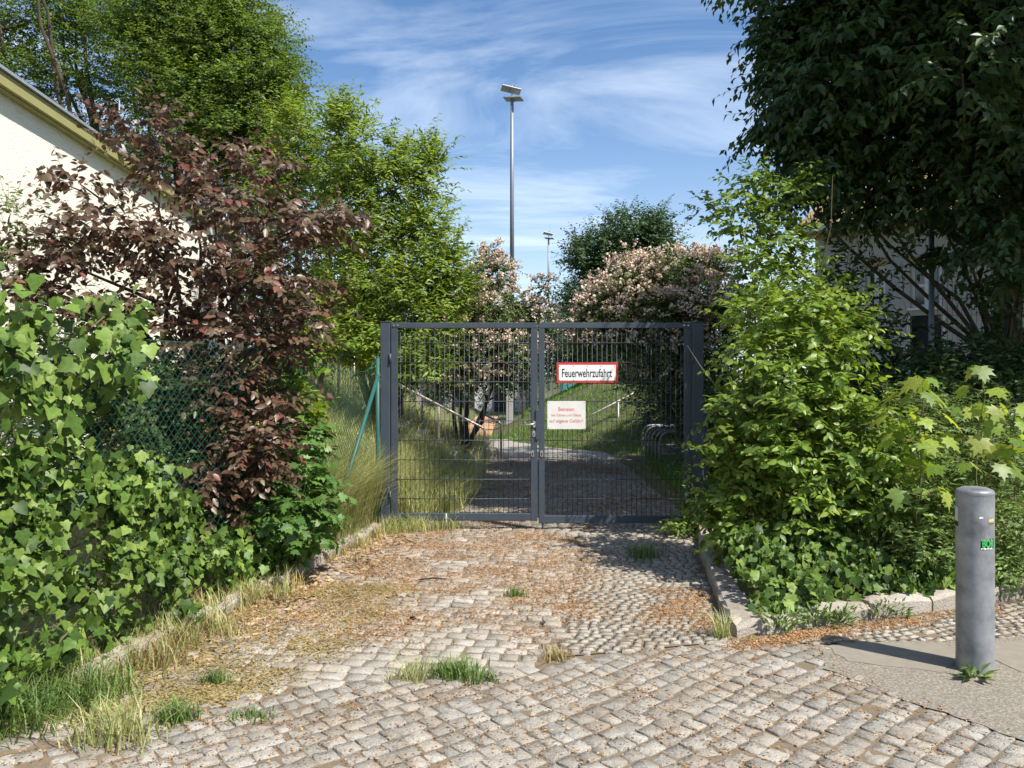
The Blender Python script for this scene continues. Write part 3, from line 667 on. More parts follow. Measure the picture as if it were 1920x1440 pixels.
# angles: the camera sees the bollard from direction atan2(-BY,-BX)
A0 = math.atan2(-BY, -BX)
s1 = patch(A0+.30, A0+1.15, .672, .722, BR+.0012, M['black'], 'sticker', r)
patch(A0+.31, A0+1.0, .666, .673, BR+.0015, M['white'], 'torn_edge', s1)
tx = text('BOR', M['sticker_green'], 'sticker_lettering', s1, 0, 0, 0, 1, 1, .03)
co = np.zeros(len(tx.data.vertices)*3); tx.data.vertices.foreach_get('co', co); co = co.reshape(-1, 3)
an = A0+.36+(co[:, 0]+.5)*.72
tx.data.vertices.foreach_set('co', np.stack([BX+(BR+.0032)*np.cos(an), BY+(BR+.0032)*np.sin(an), .6985+co[:, 2]*.042], -1).ravel())
patch(A0-1.45, A0-1.02, .80, .875, BR+.0012, M['cream_sign'], 'pale_sticker', r)
patch(A0-1.40, A0-1.0, .775, .7985, BR+.0012, M['black'], 'dark_sticker', r)
patch(A0+.75, A0+1.2, .800, .825, BR+.0008, M['ochre'], 'rust_mark', r)
patch(A0+.22, A0+.42, .826, .836, BR+.0008, M['white'], 'paint_fleck', r)

# ------------------------------------------------------------------ chain-link fence
FP0 = np.array((-1.385, 8.08)); FP1 = np.array((-2.62, 3.6)); FL = np.linalg.norm(FP1-FP0); FD = (FP1-FP0)/FL; FN = np.array((FD[1], -FD[0]))
def fpt(u, z, o=0.0): p = FP0+FD*u+FN*o; return (p[0], p[1], z)
r = empty('chain_link_fence', (FP0[0], FP0[1], 0), 'green plastic-coated chain-link fence with a slanting brace, half hidden by ivy', 'fence')
def ftop(u): return np.interp(u, [0, .25, .8, 1.4, 2.4, FL], [1.72, 1.60, 1.64, 1.72, 1.80, 1.82])
p = .034; hz = .068; nW = int(FL/p); nz = 27
zi = np.arange(2*nz+1)
P = np.zeros((nW, len(zi), 3))
for i in range(nW):
    u = i*p+p*(zi % 2 if i % 2 == 0 else (1-(zi % 2)))*1.0
    u = np.where(i % 2 == 0, i*p+p*(zi % 2), i*p+p*((zi+1) % 2))
    zf = zi/(2*nz); um = i*p
    z = .02+zf*(ftop(um)-.02)
    bul = .05*np.sin(um*2.1+zf*3)*np.sin(math.pi*zf)+.03*np.sin(um*5)*zf
    q = FP0[None]+FD[None]*u[:, None]+FN[None]*bul[:, None]
    P[i] = np.stack([q[:, 0], q[:, 1], z], -1)
Vw, Qw = tubes_np(P, np.full(P.shape[:2], .0023)); link('wire_mesh', npmesh('wire_mesh', Vw, [Qw], M['green_wire']), None, r, kind='stuff')
for uu in np.arange(0, 1): pass
MB().tube([fpt(u, float(ftop(u)), .0) for u in np.linspace(0, FL, 24)], .0025, 5).build('tension_wire', M['green_wire'], r)
for u, ht in ((.02, 1.76), (4.45, 1.88)):
    q = MB().tube([fpt(u, -.1, -.03), fpt(u, ht, -.03)], .021, 10).build('post', M['green_post'], r)
    MB().tube([fpt(u, ht+.0005, -.03), fpt(u, ht+.012, -.03)], [.023, .012], 10).build('cap', M['green_post'], q)
MB().tube([fpt(.05, 1.58, -.05), fpt(1.1, .1, -.05)], .019, 10).build('brace', M['green_post'], r)

# short dark post behind the right gate post
r = empty('fence_post', (2.11, 8.75, 0), 'short dark fence post with flat cap behind the dappled gate post', 'post')
MB().box((2.05, 8.70, -.05), (2.15, 8.82, 1.16), .005).build('shaft', M['steel'], r)
MB().box((2.035, 8.685, 1.1605), (2.165, 8.835, 1.185), .004).build('cap', M['galv'], r)

# ------------------------------------------------------------------ handrails, stairs, hoops
def rail(label, pts, posts, group=None):
    r = empty('handrail', pts[0], label, 'handrail', group)
    MB().tube(pts, .021, 8).build('bar', M['rail'], r)
    for q in posts: MB().tube([q[0], q[1]], .019, 8).build('post', M['rail'], r)
def bentrail(x0, y0, ztop, sgn, ln, slope=.51):
    e = (x0+sgn*ln, y0, ztop+slope*ln)
    return [(x0, y0, -.1), (x0, y0, ztop-.05), (x0+sgn*.015, y0, ztop-.012), (x0+sgn*.06, y0, ztop+.02), e]
def imp(x0, y0, ztop, sgn, at): xx = x0+sgn*at; z = ztop+.51*at; return ((xx, y0, z-1.0), (xx, y0, z-.01))
rail('bent steel handrail climbing the grassy bank beside tall grass', bentrail(-.43, 12.5, .74, -1, 2.6), [imp(-.43, 12.5, .72, -1, .72), imp(-.43, 12.5, .72, -1, 2.3)])
rail('bent steel handrail climbing the grassy bank beneath the pink shrub', bentrail(-.20, 14.6, .70, -1, 2.9), [imp(-.20, 14.6, .68, -1, 1.45), imp(-.20, 14.6, .68, -1, 2.7)])
rail('bent steel handrail climbing the mown bank opposite the steps', bentrail(1.70, 17.2, .70, 1, 1.25), [imp(1.70, 17.2, .68, 1, .6)])
r = empty('steps', (-.5, 13.5, 0), 'stone steps climbing the grassy bank between two handrails', 'steps')
for k in range(7):
    x = -.62-.30*k; MB().box((x-.36, 12.62, .15*k-.12), (x, 14.5, .15*k+.13), .012).build('step', M['concrete'], r)
for k, (sx, sy, ln) in enumerate([(-.50, 12.1, .7), (-.36, 14.75, .6)]):
    MB().box((sx-ln, sy-.12, -.06), (sx+.1, sy+.12, .22), .03).build('cheek_stone', M['kerb'], r)
HB = MB()
for k in range(6):
    y = 13.0+.34*k; r = empty('bicycle_hoop', (2.45, y, 0), 'galvanised bicycle hoop in the row beside the shaded path', 'bike stand', 'bicycle hoops beside the path')
    pts = [(2.42, y, -.1), (2.42, y, .48)]+[(2.42+.16*(1-math.cos(a)), y, .48+.16*math.sin(a)) for a in np.linspace(.2, math.pi/2, 6)]+[(3.0, y, .64)]+[(3.0+.14*math.sin(a), y, .64-.14*(1-math.cos(a))) for a in np.linspace(.3, math.pi/2, 5)]+[(3.14, y, .1)]
    MB().tube(pts, .021, 8).build('hoop', M['galv'], r)
    MB().tube([(2.42, y, .28), (3.14, y, .28)], .014, 6).build('cross_bar', M['galv'], r)

# ------------------------------------------------------------------ floodlight masts
def mast(x, y, label):
    r = empty('floodlight_mast', (x, y, 0), label, 'floodlight mast')
    MB().tube([(x, y, -.2), (x, y, 4.2)], .105, 14).build('lower_pole', M['galvpole'], r)
    MB().tube([(x, y, 4.2), (x, y, 4.23)], .12, 14).build('collar', M['galv'], r)
    MB().tube([(x, y, 4.23), (x, y, 8.9), (x, y, 12.4)], [.09, .08, .066], 14).build('upper_pole', M['galvpole'], r)
    for k, (z, rot, tl, ry, dxx) in enumerate([(12.66, .2, -.42, .17, -.04), (12.30, -.45, -.20, .12, .06)]):
        Mx = Matrix.Translation((x+dxx, y, z)) @ Matrix.Rotation(rot, 4, 'Z') @ Matrix.Rotation(ry, 4, 'Y') @ Matrix.Rotation(tl, 4, 'X')
        q = MB().box((-.38, -.17, -.02), (.38, .17, .02), .008, Mx).build('floodlight', M['galvpole'], r)
        MB().box((-.35, -.15, -.026), (.35, .15, -.0205), .001, Mx).build('lens', M['concrete'], q)
        MB().box((-.05, -.05, -.10), (.05, .05, -.0265), .005, Mx).build('bracket', M['galv'], q)
    MB().tube([(x, y, 12.4), (x, y, 12.85), (x+.05, y, 12.88), (x+.06, y, 12.8)], .025, 6).build('hook', M['galv'], r)
    MB().tube([(x+.12, y, 12.6), (x+.12, y, 13.5)], .006, 4).build('lightning_rod', M['galv'], r)
mast(0.0, 31, 'tall galvanised floodlight mast rising behind the pink shrub')
mast(2.9, 63, 'distant floodlight mast standing far beyond the tall mast')

# ------------------------------------------------------------------ cream building at the left
wa = np.array((-4.10, 2.0)); wb = np.array((-5.19, 14.7)); wd_ = unit(wb-wa); wn_ = np.array((wd_[1], -wd_[0]))   # wn_ points to +x
EH = 4.2
r = empty('cream_building', ((wa[0]+wb[0])/2, (wa[1]+wb[1])/2, 0), 'cream rendered flat-roofed building with olive fascia behind the purple plum', 'building')
def prism(p0, p1, off0, off1, z0, z1, name, mat, par, ext=0.0):
    a = p0-wd_*ext; b = p1+wd_*ext
    v = [(*(a+wn_*off0), z0), (*(b+wn_*off0), z0), (*(b+wn_*off1), z0), (*(a+wn_*off1), z0)]; v += [(x, y, z1) for x, y, _ in v]
    return MB().add(v, [(0, 3, 2, 1), (4, 5, 6, 7), (0, 1, 5, 4), (1, 2, 6, 5), (2, 3, 7, 6), (3, 0, 4, 7)]).build(name, mat, par)
prism(wa, wb, -9, 0, -.1, EH-.1, 'wall', M['cream'], r)
rf = prism(wa, wb, -9.05, .07, EH-.099, EH-.02, 'roof', M['roof'], r, .1)
prism(wa, wb, .072, .11, EH-.10, EH+.012, 'fascia', M['fascia'], r, .12)
prism(wa, wb, .0, .072, EH-.118, EH-.1, 'soffit', M['fascia'], r, .1)
prism(wa, wb, .0, .135, EH+.021, EH+.05, 'flashing', M['flash'], r, .14)
for t in (.30, .58, .80, .93):
    q = wa+(wb-wa)*t; q = q+wn_*.1
    MB().tube([(q[0], q[1], EH-.02), (q[0], q[1], EH+.62)], .009, 6).build('lightning_rod', M['galv'], rf)
    MB().tube([(q[0], q[1], EH-.02), (q[0], q[1], EH+.10)], [.10, .05], 10).build('rod_base', M['concrete'], rf)

# ------------------------------------------------------------------ dark ball-court fence behind the plum
r = empty('ball_court_fence', (-3.7, 13.4, 1), 'tall dark steel bar fence behind the purple plum', 'fence')
q0 = np.array((-5.4, 13.2)); q1 = np.array((-1.9, 13.9)); bars = []
for t in np.linspace(0, 1, 80):
    q = q0+(q1-q0)*t; bars.append([(q[0], q[1], .7), (q[0], q[1], 3.95)])
Vw, Qw = tubes_np(np.array(bars), np.full((80, 2), .005)); link('bars', npmesh('bars', Vw, [Qw], M['dark_paint']), None, r, kind='stuff')
for z in (.9, 2.4, 3.9): MB().tube([(*q0, z), (*q1, z)], .014, 6).build('rail', M['dark_paint'], r)
for t in (.02, .50, .98):
    q = q0+(q1-q0)*t; MB().box((q[0]-.05, q[1]+.012, 0), (q[0]+.05, q[1]+.11, 4.0), .006).build('post', M['dark_paint'], r)

# ------------------------------------------------------------------ house at the right
ha = np.array((6.6, 17.30)); hd = unit(np.array((1.2, -1.06))); hn = np.array((-hd[1], hd[0]))     # hn points away from the camera side
HE = 4.62
r = empty('grey_house', (8.5, 16, 0), 'pale grey rendered house with white window in the shade of the trees', 'house')
def hpt(u, o, z): q = ha+hd*u+hn*o; return (q[0], q[1], z)
def hbox(u0, u1, o0, o1, z0, z1, name, mat, par):
    v = [hpt(u0, o0, z0), hpt(u1, o0, z0), hpt(u1, o1, z0), hpt(u0, o1, z0), hpt(u0, o0, z1), hpt(u1, o0, z1), hpt(u1, o1, z1), hpt(u0, o1, z1)]
    return MB().add(v, [(0, 3, 2, 1), (4, 5, 6, 7), (0, 1, 5, 4), (1, 2, 6, 5), (2, 3, 7, 6), (3, 0, 4, 7)]).build(name, mat, par)
def upx(px):                                           # wall parameter at photo column
    k = (px-960)/F; return (k*ha[1]-ha[0])/(hd[0]-k*hd[1])
def zpx(px, py): u = upx(px); return CAMZ+(HOR-py)/F*(ha+hd*u)[1]
win = []
for (a, b, t, bt) in [(1706, 1766, 497, 578), (1622, 1660, 500, 580)]:
    win.append((upx(a), upx(b), zpx(a, bt), zpx(a, t)))
win.sort()
low = (upx(1706), upx(1764), .9, zpx(1706, 592))
U1 = 9.0
# wall built in pieces around the openings
us = [0]
for w in win: us += [w[0], w[1]]
us += [U1]
zb_ = min(w[2] for w in win); zt_ = max(w[3] for w in win)
hbox(0, U1, 0, .3, zt_, HE, 'wall', M['gwall'], r)
hbox(0, win[0][0], 0, .3, 0, zt_, 'wall', M['gwall'], r); hbox(win[0][1], win[1][0], 0, .3, 0, zt_, 'wall', M['gwall'], r); hbox(win[1][1], U1, 0, .3, 0, zt_, 'wall', M['gwall'], r)
for w in win: hbox(w[0], w[1], 0, .3, low[3] if w is win[1] else 0, w[2], 'wall', M['gwall'], r)
for w in win: hbox(w[0], w[1], .0, .3, w[3], zt_+.0005, 'wall', M['gwall'], r) if w[3] < zt_-.01 else None
hbox(0, .3, .301, 7, 0, HE, 'wall', M['gwall'], r)
def window(u0, u1, z0, z1):
    fr = hbox(u0, u1, .10, .14, z0, z0+.07, 'window', M['white'], r); fw = .07
    hbox(u0, u1, .10, .14, z1-fw, z1, 'frame', M['white'], fr); hbox(u0, u0+fw, .102, .138, z0+fw, z1-fw, 'frame', M['white'], fr); hbox(u1-fw, u1, .102, .138, z0+fw, z1-fw, 'frame', M['white'], fr)
    um = (u0+u1)/2; zmn = z0+(z1-z0)*.52
    hbox(um-.045, um+.045, .095, .136, z0+fw, z1-fw, 'mullion', M['white'], fr)
    hbox(u0+fw, um-.045, .1035, .1365, zmn-.03, zmn+.03, 'transom', M['white'], fr); hbox(um+.045, u1-fw, .1035, .1365, zmn-.03, zmn+.03, 'transom', M['white'], fr)
    for a, b in ((u0+fw, um-.045), (um+.045, u1-fw)):
        for c, d in ((z0+fw, zmn-.03), (zmn+.03, z1-fw)): hbox(a, b, .118, .122, c, d, 'pane', M['glass'], fr)
    hbox(u0-.05, u1+.05, -.08, .099, z0-.05, z0-.001, 'sill', M['white'], fr)
    hbox(u0-.02, u1+.02, -.02, -.001, z1+.001, z1+.16, 'lintel', M['ochre'], fr)
for w in win: window(*w)
w = win[1]; dk = hbox(w[0], w[1], .12, .15, 0, low[3]-.002, 'window', M['glass'], r)
hbox(w[0]-.06, w[0], -.015, .1, .5, low[3], 'frame', M['white'], dk); hbox(w[1], w[1]+.06, -.015, .1, .5, low[3], 'frame', M['white'], dk)
rf = MB().add([hpt(-.3, -.45, HE-.02), hpt(U1, -.45, HE-.02), hpt(U1, 3.6, HE+2.1), hpt(-.3, 3.6, HE+2.1), hpt(-.3, -.45, HE+.10), hpt(U1, -.45, HE+.10), hpt(U1, 3.6, HE+2.25), hpt(-.3, 3.6, HE+2.25)], [(0, 3, 2, 1), (4, 5, 6, 7), (0, 1, 5, 4), (1, 2, 6, 5), (2, 3, 7, 6), (3, 0, 4, 7)]).build('roof', M['roof'], r)
MB().tube([hpt(-.3, -.52, HE+.0), hpt(U1, -.52, HE+.0)], .06, 8).build('gutter', M['flash'], rf)
hbox(-.2, U1, -.42, -.002, HE-.10, HE-.022, 'eaves_board', M['ochre'], rf)

# mesh fence in front of the house
r = empty('mesh_fence', (5.1, 9.7, 1), 'tall wire mesh fence with slim grey post before the house', 'fence')
m0 = W(1749, 600, 9.6)[:2]; m1 = np.array((8.2, 9.0)); n = 60; bars = []
for t in np.linspace(0, 1, n): q = m0+(m1-m0)*t; bars.append([(q[0], q[1], .6), (q[0], q[1], 3.15)])
for z in np.arange(.7, 3.2, .2): bars.append([(*m0, z), (*m1, z)])
Vw, Qw = tubes_np(np.array(bars), np.full((len(bars), 2), .003)); link('wire_mesh', npmesh('wire_mesh', Vw, [Qw], M['wire']), None, r, kind='stuff')
for t in (0, .95):
    q = m0+(m1-m0)*t; MB().tube([(q[0], q[1]+.03, 0), (q[0], q[1]+.03, 3.4)], .033, 10).build('post', M['galvpole'], r)

# ------------------------------------------------------------------ things beyond the gate
r = empty('pavilion', (-3.4, 34, 0), 'low grey building with dark doorways beyond the play area', 'building')
MB().box((-8, 34, -.1), (-1.6, 38, 2.6)).build('wall', M['concrete'], r); MB().box((-8.3, 33.5, 2.601), (-1.3, 38.3, 2.85)).build('roof', M['pale'], r)
for k in range(5): MB().box((-7.4+1.25*k, 33.95, -.05), (-6.6+1.25*k, 33.999, 2.0)).build('doorway', M['dark_paint'], r)
MB().box((-1.599, 34.3, -.1), (1.0, 38, 2.3)).build('wing', M['gwall'], r)
MB().box((-.8, 34.25, -.05), (.0, 34.299, 2.05)).build('doorway', M['dark_paint'], r)
r = empty('concrete_pillar', (-.06, 22.6, 0), 'square concrete pillar standing on the terracotta paving', 'pillar'); MB().box((-.17, 22.5, -.1), (.03, 22.72, 1.12), .01).build('shaft', M['concrete'], r); MB().box((-.19, 22.48, 1.1205), (.05, 22.74, 1.16), .008).build('cap', M['concrete'], r)
for k, (x, y, rr) in enumerate([(.30, 21.8, .045), (.45, 24, .04), (.56, 26.5, .04)]):
    r = empty('steel_post', (x, y, 0), ['slender grey steel post standing nearest the concrete pillar', 'slender grey steel post between two others by the play area', 'slender grey steel post at the far edge of the play area'][k], 'post', 'steel posts by the play area'); MB().tube([(x, y, -.1), (x, y, 3.6)], rr, 10).build('shaft', M['galvpole'], r); MB().tube([(x, y, 3.6005), (x, y, 3.63)], [rr*1.15, rr*.6], 10).build('cap', M['galv'], r)
for k, (x, y, w, h, mt, lb) in enumerate([(2.9, 36, 1.3, 1.5, 'teal', 'teal container standing on the far lawn'), (4.0, 35.5, .95, 1.35, 'pale', 'pale graffiti-marked cabinet on the far lawn')]):
    r = empty('container', (x, y, 0), lb, 'container'); MB().box((x-w/2, y, -.1), (x+w/2, y+1.2, h), .02).build('body', M[mt], r)
    MB().box((x-w/2-.03, y-.03, h+.0005), (x+w/2+.03, y+1.23, h+.06), .01).build('lid', M['galv'], r)
    for j in range(3): MB().box((x-w*.35+w*.26*j, y-.012, .2+.12*j), (x-w*.25+w*.26*j, y-.002, .9+.1*j)).build('marking', M['dark_paint'] if mt == 'pale' else M['pale'], r)

# ------------------------------------------------------------------ trees and shrubs
def nodes(pts, z):                                   # point on a trunk polyline nearest below height z
    b = pts[0]
    for p in pts:
        if p[2] <= z: b = p
    return b
def tree(name, label, cat, base, top, r0, clumps, lm, bm, T, group=None, limb_r=.03, stems=1, spread=.3, **kw):
    """clumps: list of (centre, radii, n, L, K, ls)"""
    p = Plant(name, label, cat, base, lm, bm, T, group)
    trunks = []
    for k in range(stems):
        tp = np.array(top, float)+(rng.normal(0, spread, 3)*[1, 1, .3] if k else 0)
        trunks.append(p.limb(np.array(base)+(rng.normal(0, .08, 3)*[1, 1, 0] if k else 0)-[0, 0, .1], tp, r0*(1 if k == 0 else .75), r0*.05, .1, 9, 8))
    for (c, r, n, L, K, ls) in clumps:
        c = np.array(c, float); best = None; bd = 1e9
        for t in trunks:
            d2 = np.linalg.norm(c-np.asarray(base)); q = nodes(t, c[2]-.35*np.linalg.norm(c[:2]-np.array(t[4])[:2])); dd = np.linalg.norm(q-c)
            if dd < bd: bd = dd; best = q
        p.limb(best, c, min(limb_r, r0*.6), limb_r*.3, .12, 6, 5)
        p.clump(c, r, n, L, K, ls, **kw)
    return p
C = lambda px, py, Y, rx, rz, n, L, K, ls, ry=None: (W(px, py, Y), (rx*Y/F, (ry if ry else rx*Y/F), rz*Y/F), n, L, K, ls)   # clump given by its place in the photo

# purple plum
cl = []
for px, py, Y, rx, rz, n in [(150, 345, 5.9, 75, 28, 26), (260, 250, 6.2, 95, 55, 60), (205, 430, 5.7, 120, 60, 85), (330, 330, 6.2, 110, 60, 85), (470, 300, 6.4, 80, 50, 50),
        (430, 400, 6.1, 120, 60, 90), (560, 430, 6.3, 110, 45, 75), (640, 415, 6.4, 50, 22, 20), (330, 480, 5.9, 150, 70, 115), (100, 480, 5.6, 110, 45, 70), (480, 520, 6.1, 130, 65, 105), (570, 590, 6.2, 60, 50, 45),
        (60, 560, 5.6, 80, 60, 60), (250, 590, 5.9, 150, 70, 105), (410, 620, 6.0, 150, 70, 115), (520, 650, 6.1, 70, 45, 45), (380, 720, 6.0, 120, 60, 60), (470, 760, 6.0, 75, 65, 70), (430, 860, 5.8, 80, 70, 90), (400, 940, 5.7, 60, 45, 45), (500, 850, 5.8, 45, 55, 45), (290, 800, 6.2, 120, 70, 40), (330, 690, 6.1, 130, 50, 60)]:
    if py > 640 and px < 360: Y += .5
    cl.append(C(px, py, Y, rx*.92, rz*.8, int(n*(.62 if py < 360 else .75 if py < 560 else .85)), .30, 10, .076))
pb = np.array((-2.55, 6.35, .15))
p = tree('purple_plum', 'purple-leaved plum with dark red-brown leaves overhanging the chain-link fence', 'tree', pb, W(300, 300, 6.3), .05, cl, M['plum'], M['bark2'], T_OV, stems=4, spread=.5, limb_r=.018, up=.25, droop=.18, shell=.6, hang=.55, nup=.5)
for px, py in [(70, 325), (690, 408), (215, 205), (300, 205), (545, 305), (640, 540), (455, 255)]:                       # projecting shoots
    e = W(px, py, 6.2); b0 = W(px*.7+330*.3, py*.75+450*.25, 6.2); p.limb(b0, e, .006, .002, .1, 6, 4)
    t = np.linspace(.15, 1, 20); pos = b0+(e-b0)*t[:, None]+rng.normal(0, .012, (20, 3)); dd = unit(e-b0); sd = np.cross(dd, [0, 0, 1.])*np.where(np.arange(20) % 2, 1, -1)[:, None]
    p.leaves(pos, dd*.5+sd*.6+rng.normal(0, .25, (20, 3))-[0, 0, .7], rng.normal(0, .5, (20, 3))+[0.2, -.4, .6], .08*(.8+.4*rng.random(20)))
p.finish(300)

# box elders behind the fence
def box_elder(label, base, items, ls=.095, n_mul=1.0):
    cl = [C(px, py, Y, rx, rz, int(n*1.5*n_mul), .42, 12, ls*1.15) for px, py, Y, rx, rz, n in items]
    p = tree('box_elder', label, 'tree', base, W(items[0][0], items[0][1]+60, items[0][2]), .07, cl, M['box'], M['stem'], T_LANCE, 'box elders behind the gate', stems=4, spread=.8, limb_r=.022, up=.7, droop=.12, shell=.55, nup=.9, hang=.3)
    return p
box_elder('bright green box elder with tall feathery shoots next to the gate', (-1.75, 11.2, .6), [(650, 240, 11, 40, 50, 60), (700, 330, 11, 75, 60, 130), (780, 330, 11, 45, 55, 80), (640, 360, 11.2, 70, 70, 130), (790, 420, 11, 60, 60, 120), (700, 450, 11, 90, 70, 180), (830, 490, 10.8, 50, 55, 90), (760, 540, 10.8, 95, 65, 190), (660, 560, 10.9, 80, 70, 150), (810, 610, 10.6, 60, 50, 90), (700, 650, 10.6, 90, 50, 130), (780, 690, 10.3, 60, 40, 70), (640, 640, 10.8, 60, 50, 80), (860, 540, 10.8, 40, 35, 45), (640, 230, 11, 22, 45, 26), (745, 280, 11, 20, 35, 24), (815, 300, 11, 18, 30, 22)]).finish(300)
box_elder('yellow-green box elder crowding the end of the cream building', (-3.2, 12.2, .9), [(560, 260, 12, 60, 60, 90), (520, 340, 12, 60, 60, 90), (590, 330, 12, 60, 60, 100), (550, 430, 12, 75, 60, 110), (620, 460, 12, 55, 60, 90), (500, 480, 12.2, 50, 60, 60), (600, 560, 12, 60, 60, 80), (540, 220, 12, 25, 35, 28)]).finish(0)

# hornbeams behind the cream building
def hornbeam(label, base, top, items, stems, sp):
    cl = [C(px, py, Y, rx, rz, int(n*1.9), .6, 12, .105, ry=1.3) for px, py, Y, rx, rz, n in items]
    return tree('hornbeam', label, 'tree', base, top, .16, cl, M['horn'], M['bark'], T_LITE, 'hornbeams behind the cream building', stems=stems, spread=sp, limb_r=.05, up=.15, droop=.1, shell=.5, flat=.5, nup=1.0)
hornbeam('hornbeam with full rounded crown rising behind the fence', (-6.6, 18.3, 0), W(360, -120, 18), [(330, 40, 18, 110, 80, 420), (420, 90, 17.6, 100, 80, 420), (370, 190, 17.3, 110, 80, 440), (480, 170, 17.4, 75, 75, 300), (520, 90, 17.8, 40, 50, 110), (440, 20, 18, 90, 70, 300), (300, 130, 17.6, 80, 80, 250), (440, 250, 17.2, 90, 60, 300), (540, 160, 17.6, 32, 40, 70), (340, 290, 17.2, 110, 50, 280), (250, 60, 18, 80, 80, 230), (500, 250, 17.4, 60, 50, 150), (350, -60, 18.2, 130, 80, 350), (270, 380, 17.4, 150, 60, 200), (470, 350, 17.4, 80, 60, 200)], 7, .45).finish(0)
hornbeam('hornbeam with bare upright stems standing over the cream roof', (-9.2, 19.2, 0), W(150, -150, 19), [(60, 40, 19, 120, 70, 230), (160, 20, 19.4, 100, 60, 200), (30, 150, 18.8, 90, 60, 190), (130, 130, 19, 70, 50, 110), (220, 170, 19, 70, 60, 110), (60, 230, 19, 100, 40, 110), (170, 250, 19, 80, 40, 90), (-60, 60, 19, 90, 110, 220), (100, -70, 19.5, 150, 70, 260)], 9, 1.5).finish(0)

# pink flowering shrubs
def pinkshrub(label, base, top, items, nf):
    cl = [C(px, py, Y, rx, rz, int(n*2.3), .30, 12, .066) for px, py, Y, rx, rz, n in items]
    p = tree('flowering_shrub', label, 'shrub', base, top, .06, cl, M['kolk'], M['bark'], T_LITE, 'pink flowering shrubs beyond the gate', stems=5, spread=.6, limb_r=.02, up=.3, droop=.35, shell=.5)
    pos = np.concatenate(p.pos); c0 = pos.mean(0)
    # flowers: near the outer ends of the shoots
    K = 12; ends = pos.reshape(-1, K, 3)[:, 6:, :].reshape(-1, 3)
    cr = np.concatenate([np.repeat([np.asarray(c[0])], c[2]*6, 0) for c in cl]); rr = np.concatenate([np.repeat([np.asarray(c[1])], c[2]*6, 0) for c in cl])
    rel = np.linalg.norm((ends-cr)/rr, axis=1); ok = (rel > .86) & (ends[:, 2] > cr[:, 2]-.25*rr[:, 2]); ends = ends[ok]
    pk = rng.integers(0, len(ends), nf); fp = ends[pk]+rng.normal(0, .022, (nf, 3))
    Rf = frames(rng.normal(size=(nf, 3)), rng.normal(0, .7, (nf, 3))+[.2, -.3, .7])
    V, Fc, va = instance(T_FLOW, fp, Rf, .040*(.7+.6*rng.random(nf)), rng.random(nf))
    link('blossom', npmesh('blossom', V, [Fc], M['pink'], va), None, p.root, kind='stuff')
    p.finish(0)
pinkshrub('pink flowering shrub arching over the steps behind the gate', (-.85, 14.6, .3), W(900, 600, 13.9), [(920, 520, 13.6, 45, 45, 70), (870, 570, 13.3, 55, 50, 110), (940, 580, 13.4, 70, 45, 140), (1000, 600, 13.6, 45, 40, 90), (880, 640, 13.2, 60, 45, 110), (960, 650, 13.3, 60, 45, 120), (900, 700, 13.3, 60, 35, 90), (965, 700, 13.4, 40, 40, 70), (840, 620, 13.2, 40, 45, 60), (920, 480, 13.6, 14, 22, 14), (1018, 540, 13.6, 14, 22, 14), (940, 500, 13.6, 18, 18, 14), (850, 720, 13.3, 45, 30, 50)], 12000)
pinkshrub('broad pink flowering shrub beside the shaded right-hand bank', (3.0, 12.9, .4), W(1200, 560, 12.6), [(1180, 540, 12.4, 70, 45, 150), (1260, 510, 12.4, 75, 40, 150), (1330, 500, 12.6, 50, 35, 90), (1130, 580, 12.3, 55, 40, 110), (1220, 590, 12.1, 90, 45, 190), (1310, 570, 12.2, 70, 50, 160), (1180, 640, 12, 70, 35, 130), (1260, 650, 12, 70, 40, 140), (1330, 640, 12.2, 55, 50, 110), (1110, 630, 12.3, 40, 35, 60), (1180, 500, 12.6, 30, 25, 40), (1240, 700, 12.1, 60, 30, 60), (1370, 590, 12.2, 45, 60, 90), (1310, 720, 12.4, 60, 40, 70)], 18000)

# trees in the distance
def far_tree(label, base, items, mat='far', ls=.14, name='broadleaf_tree', group='trees in the distance', top=None):
    cl = [C(px, py, Y, rx, rz, int(n*1.6), .8, 10, ls*1.15, ry=1.8) for px, py, Y, rx, rz, n in items]
    tree(name, label, 'tree', base, W(items[0][0], items[0][1], items[0][2]), .16, cl, M[mat], M['bark'], T_LITE, group, stems=2, spread=.6, limb_r=.05, up=.2, droop=.15, shell=.45).finish(0)
far_tree('round-crowned green tree rising behind the broad pink shrub', (4.9, 31, 0), [(1180, 440, 30, 60, 45, 320), (1110, 470, 30, 45, 40, 200), (1230, 430, 30, 32, 35, 130), (1240, 480, 30, 50, 40, 200), (1150, 500, 30, 70, 40, 260), (1200, 540, 30, 90, 45, 260), (1080, 480, 30, 22, 20, 50), (1100, 560, 30, 50, 45, 200)])
far_tree('dark tree closing the view under the distant mast', (3.5, 44, 0), [(1085, 560, 42, 45, 40, 200), (1070, 610, 42, 55, 45, 260), (1050, 650, 42, 50, 40, 220), (1120, 640, 42, 70, 50, 280), (1110, 690, 42, 60, 35, 200), (1030, 690, 42, 35, 25, 110), (1190, 680, 42, 60, 45, 200)])
far_tree('dark tree standing behind the low grey building', (-2.0, 46, 0), [(900, 600, 45, 60, 55, 220), (950, 640, 45, 50, 40, 200), (860, 650, 45, 70, 55, 220), (990, 670, 45, 30, 25, 110), (920, 690, 45, 70, 30, 180)])
far_tree('leafy tree filling the gap behind the ball-court fence', (-9.5, 27, 0), [(480, 560, 26, 90, 70, 300), (600, 580, 26, 90, 60, 300), (720, 580, 26, 80, 60, 260), (400, 480, 26, 70, 70, 160), (520, 650, 26, 110, 50, 240), (680, 650, 26, 90, 50, 220)])

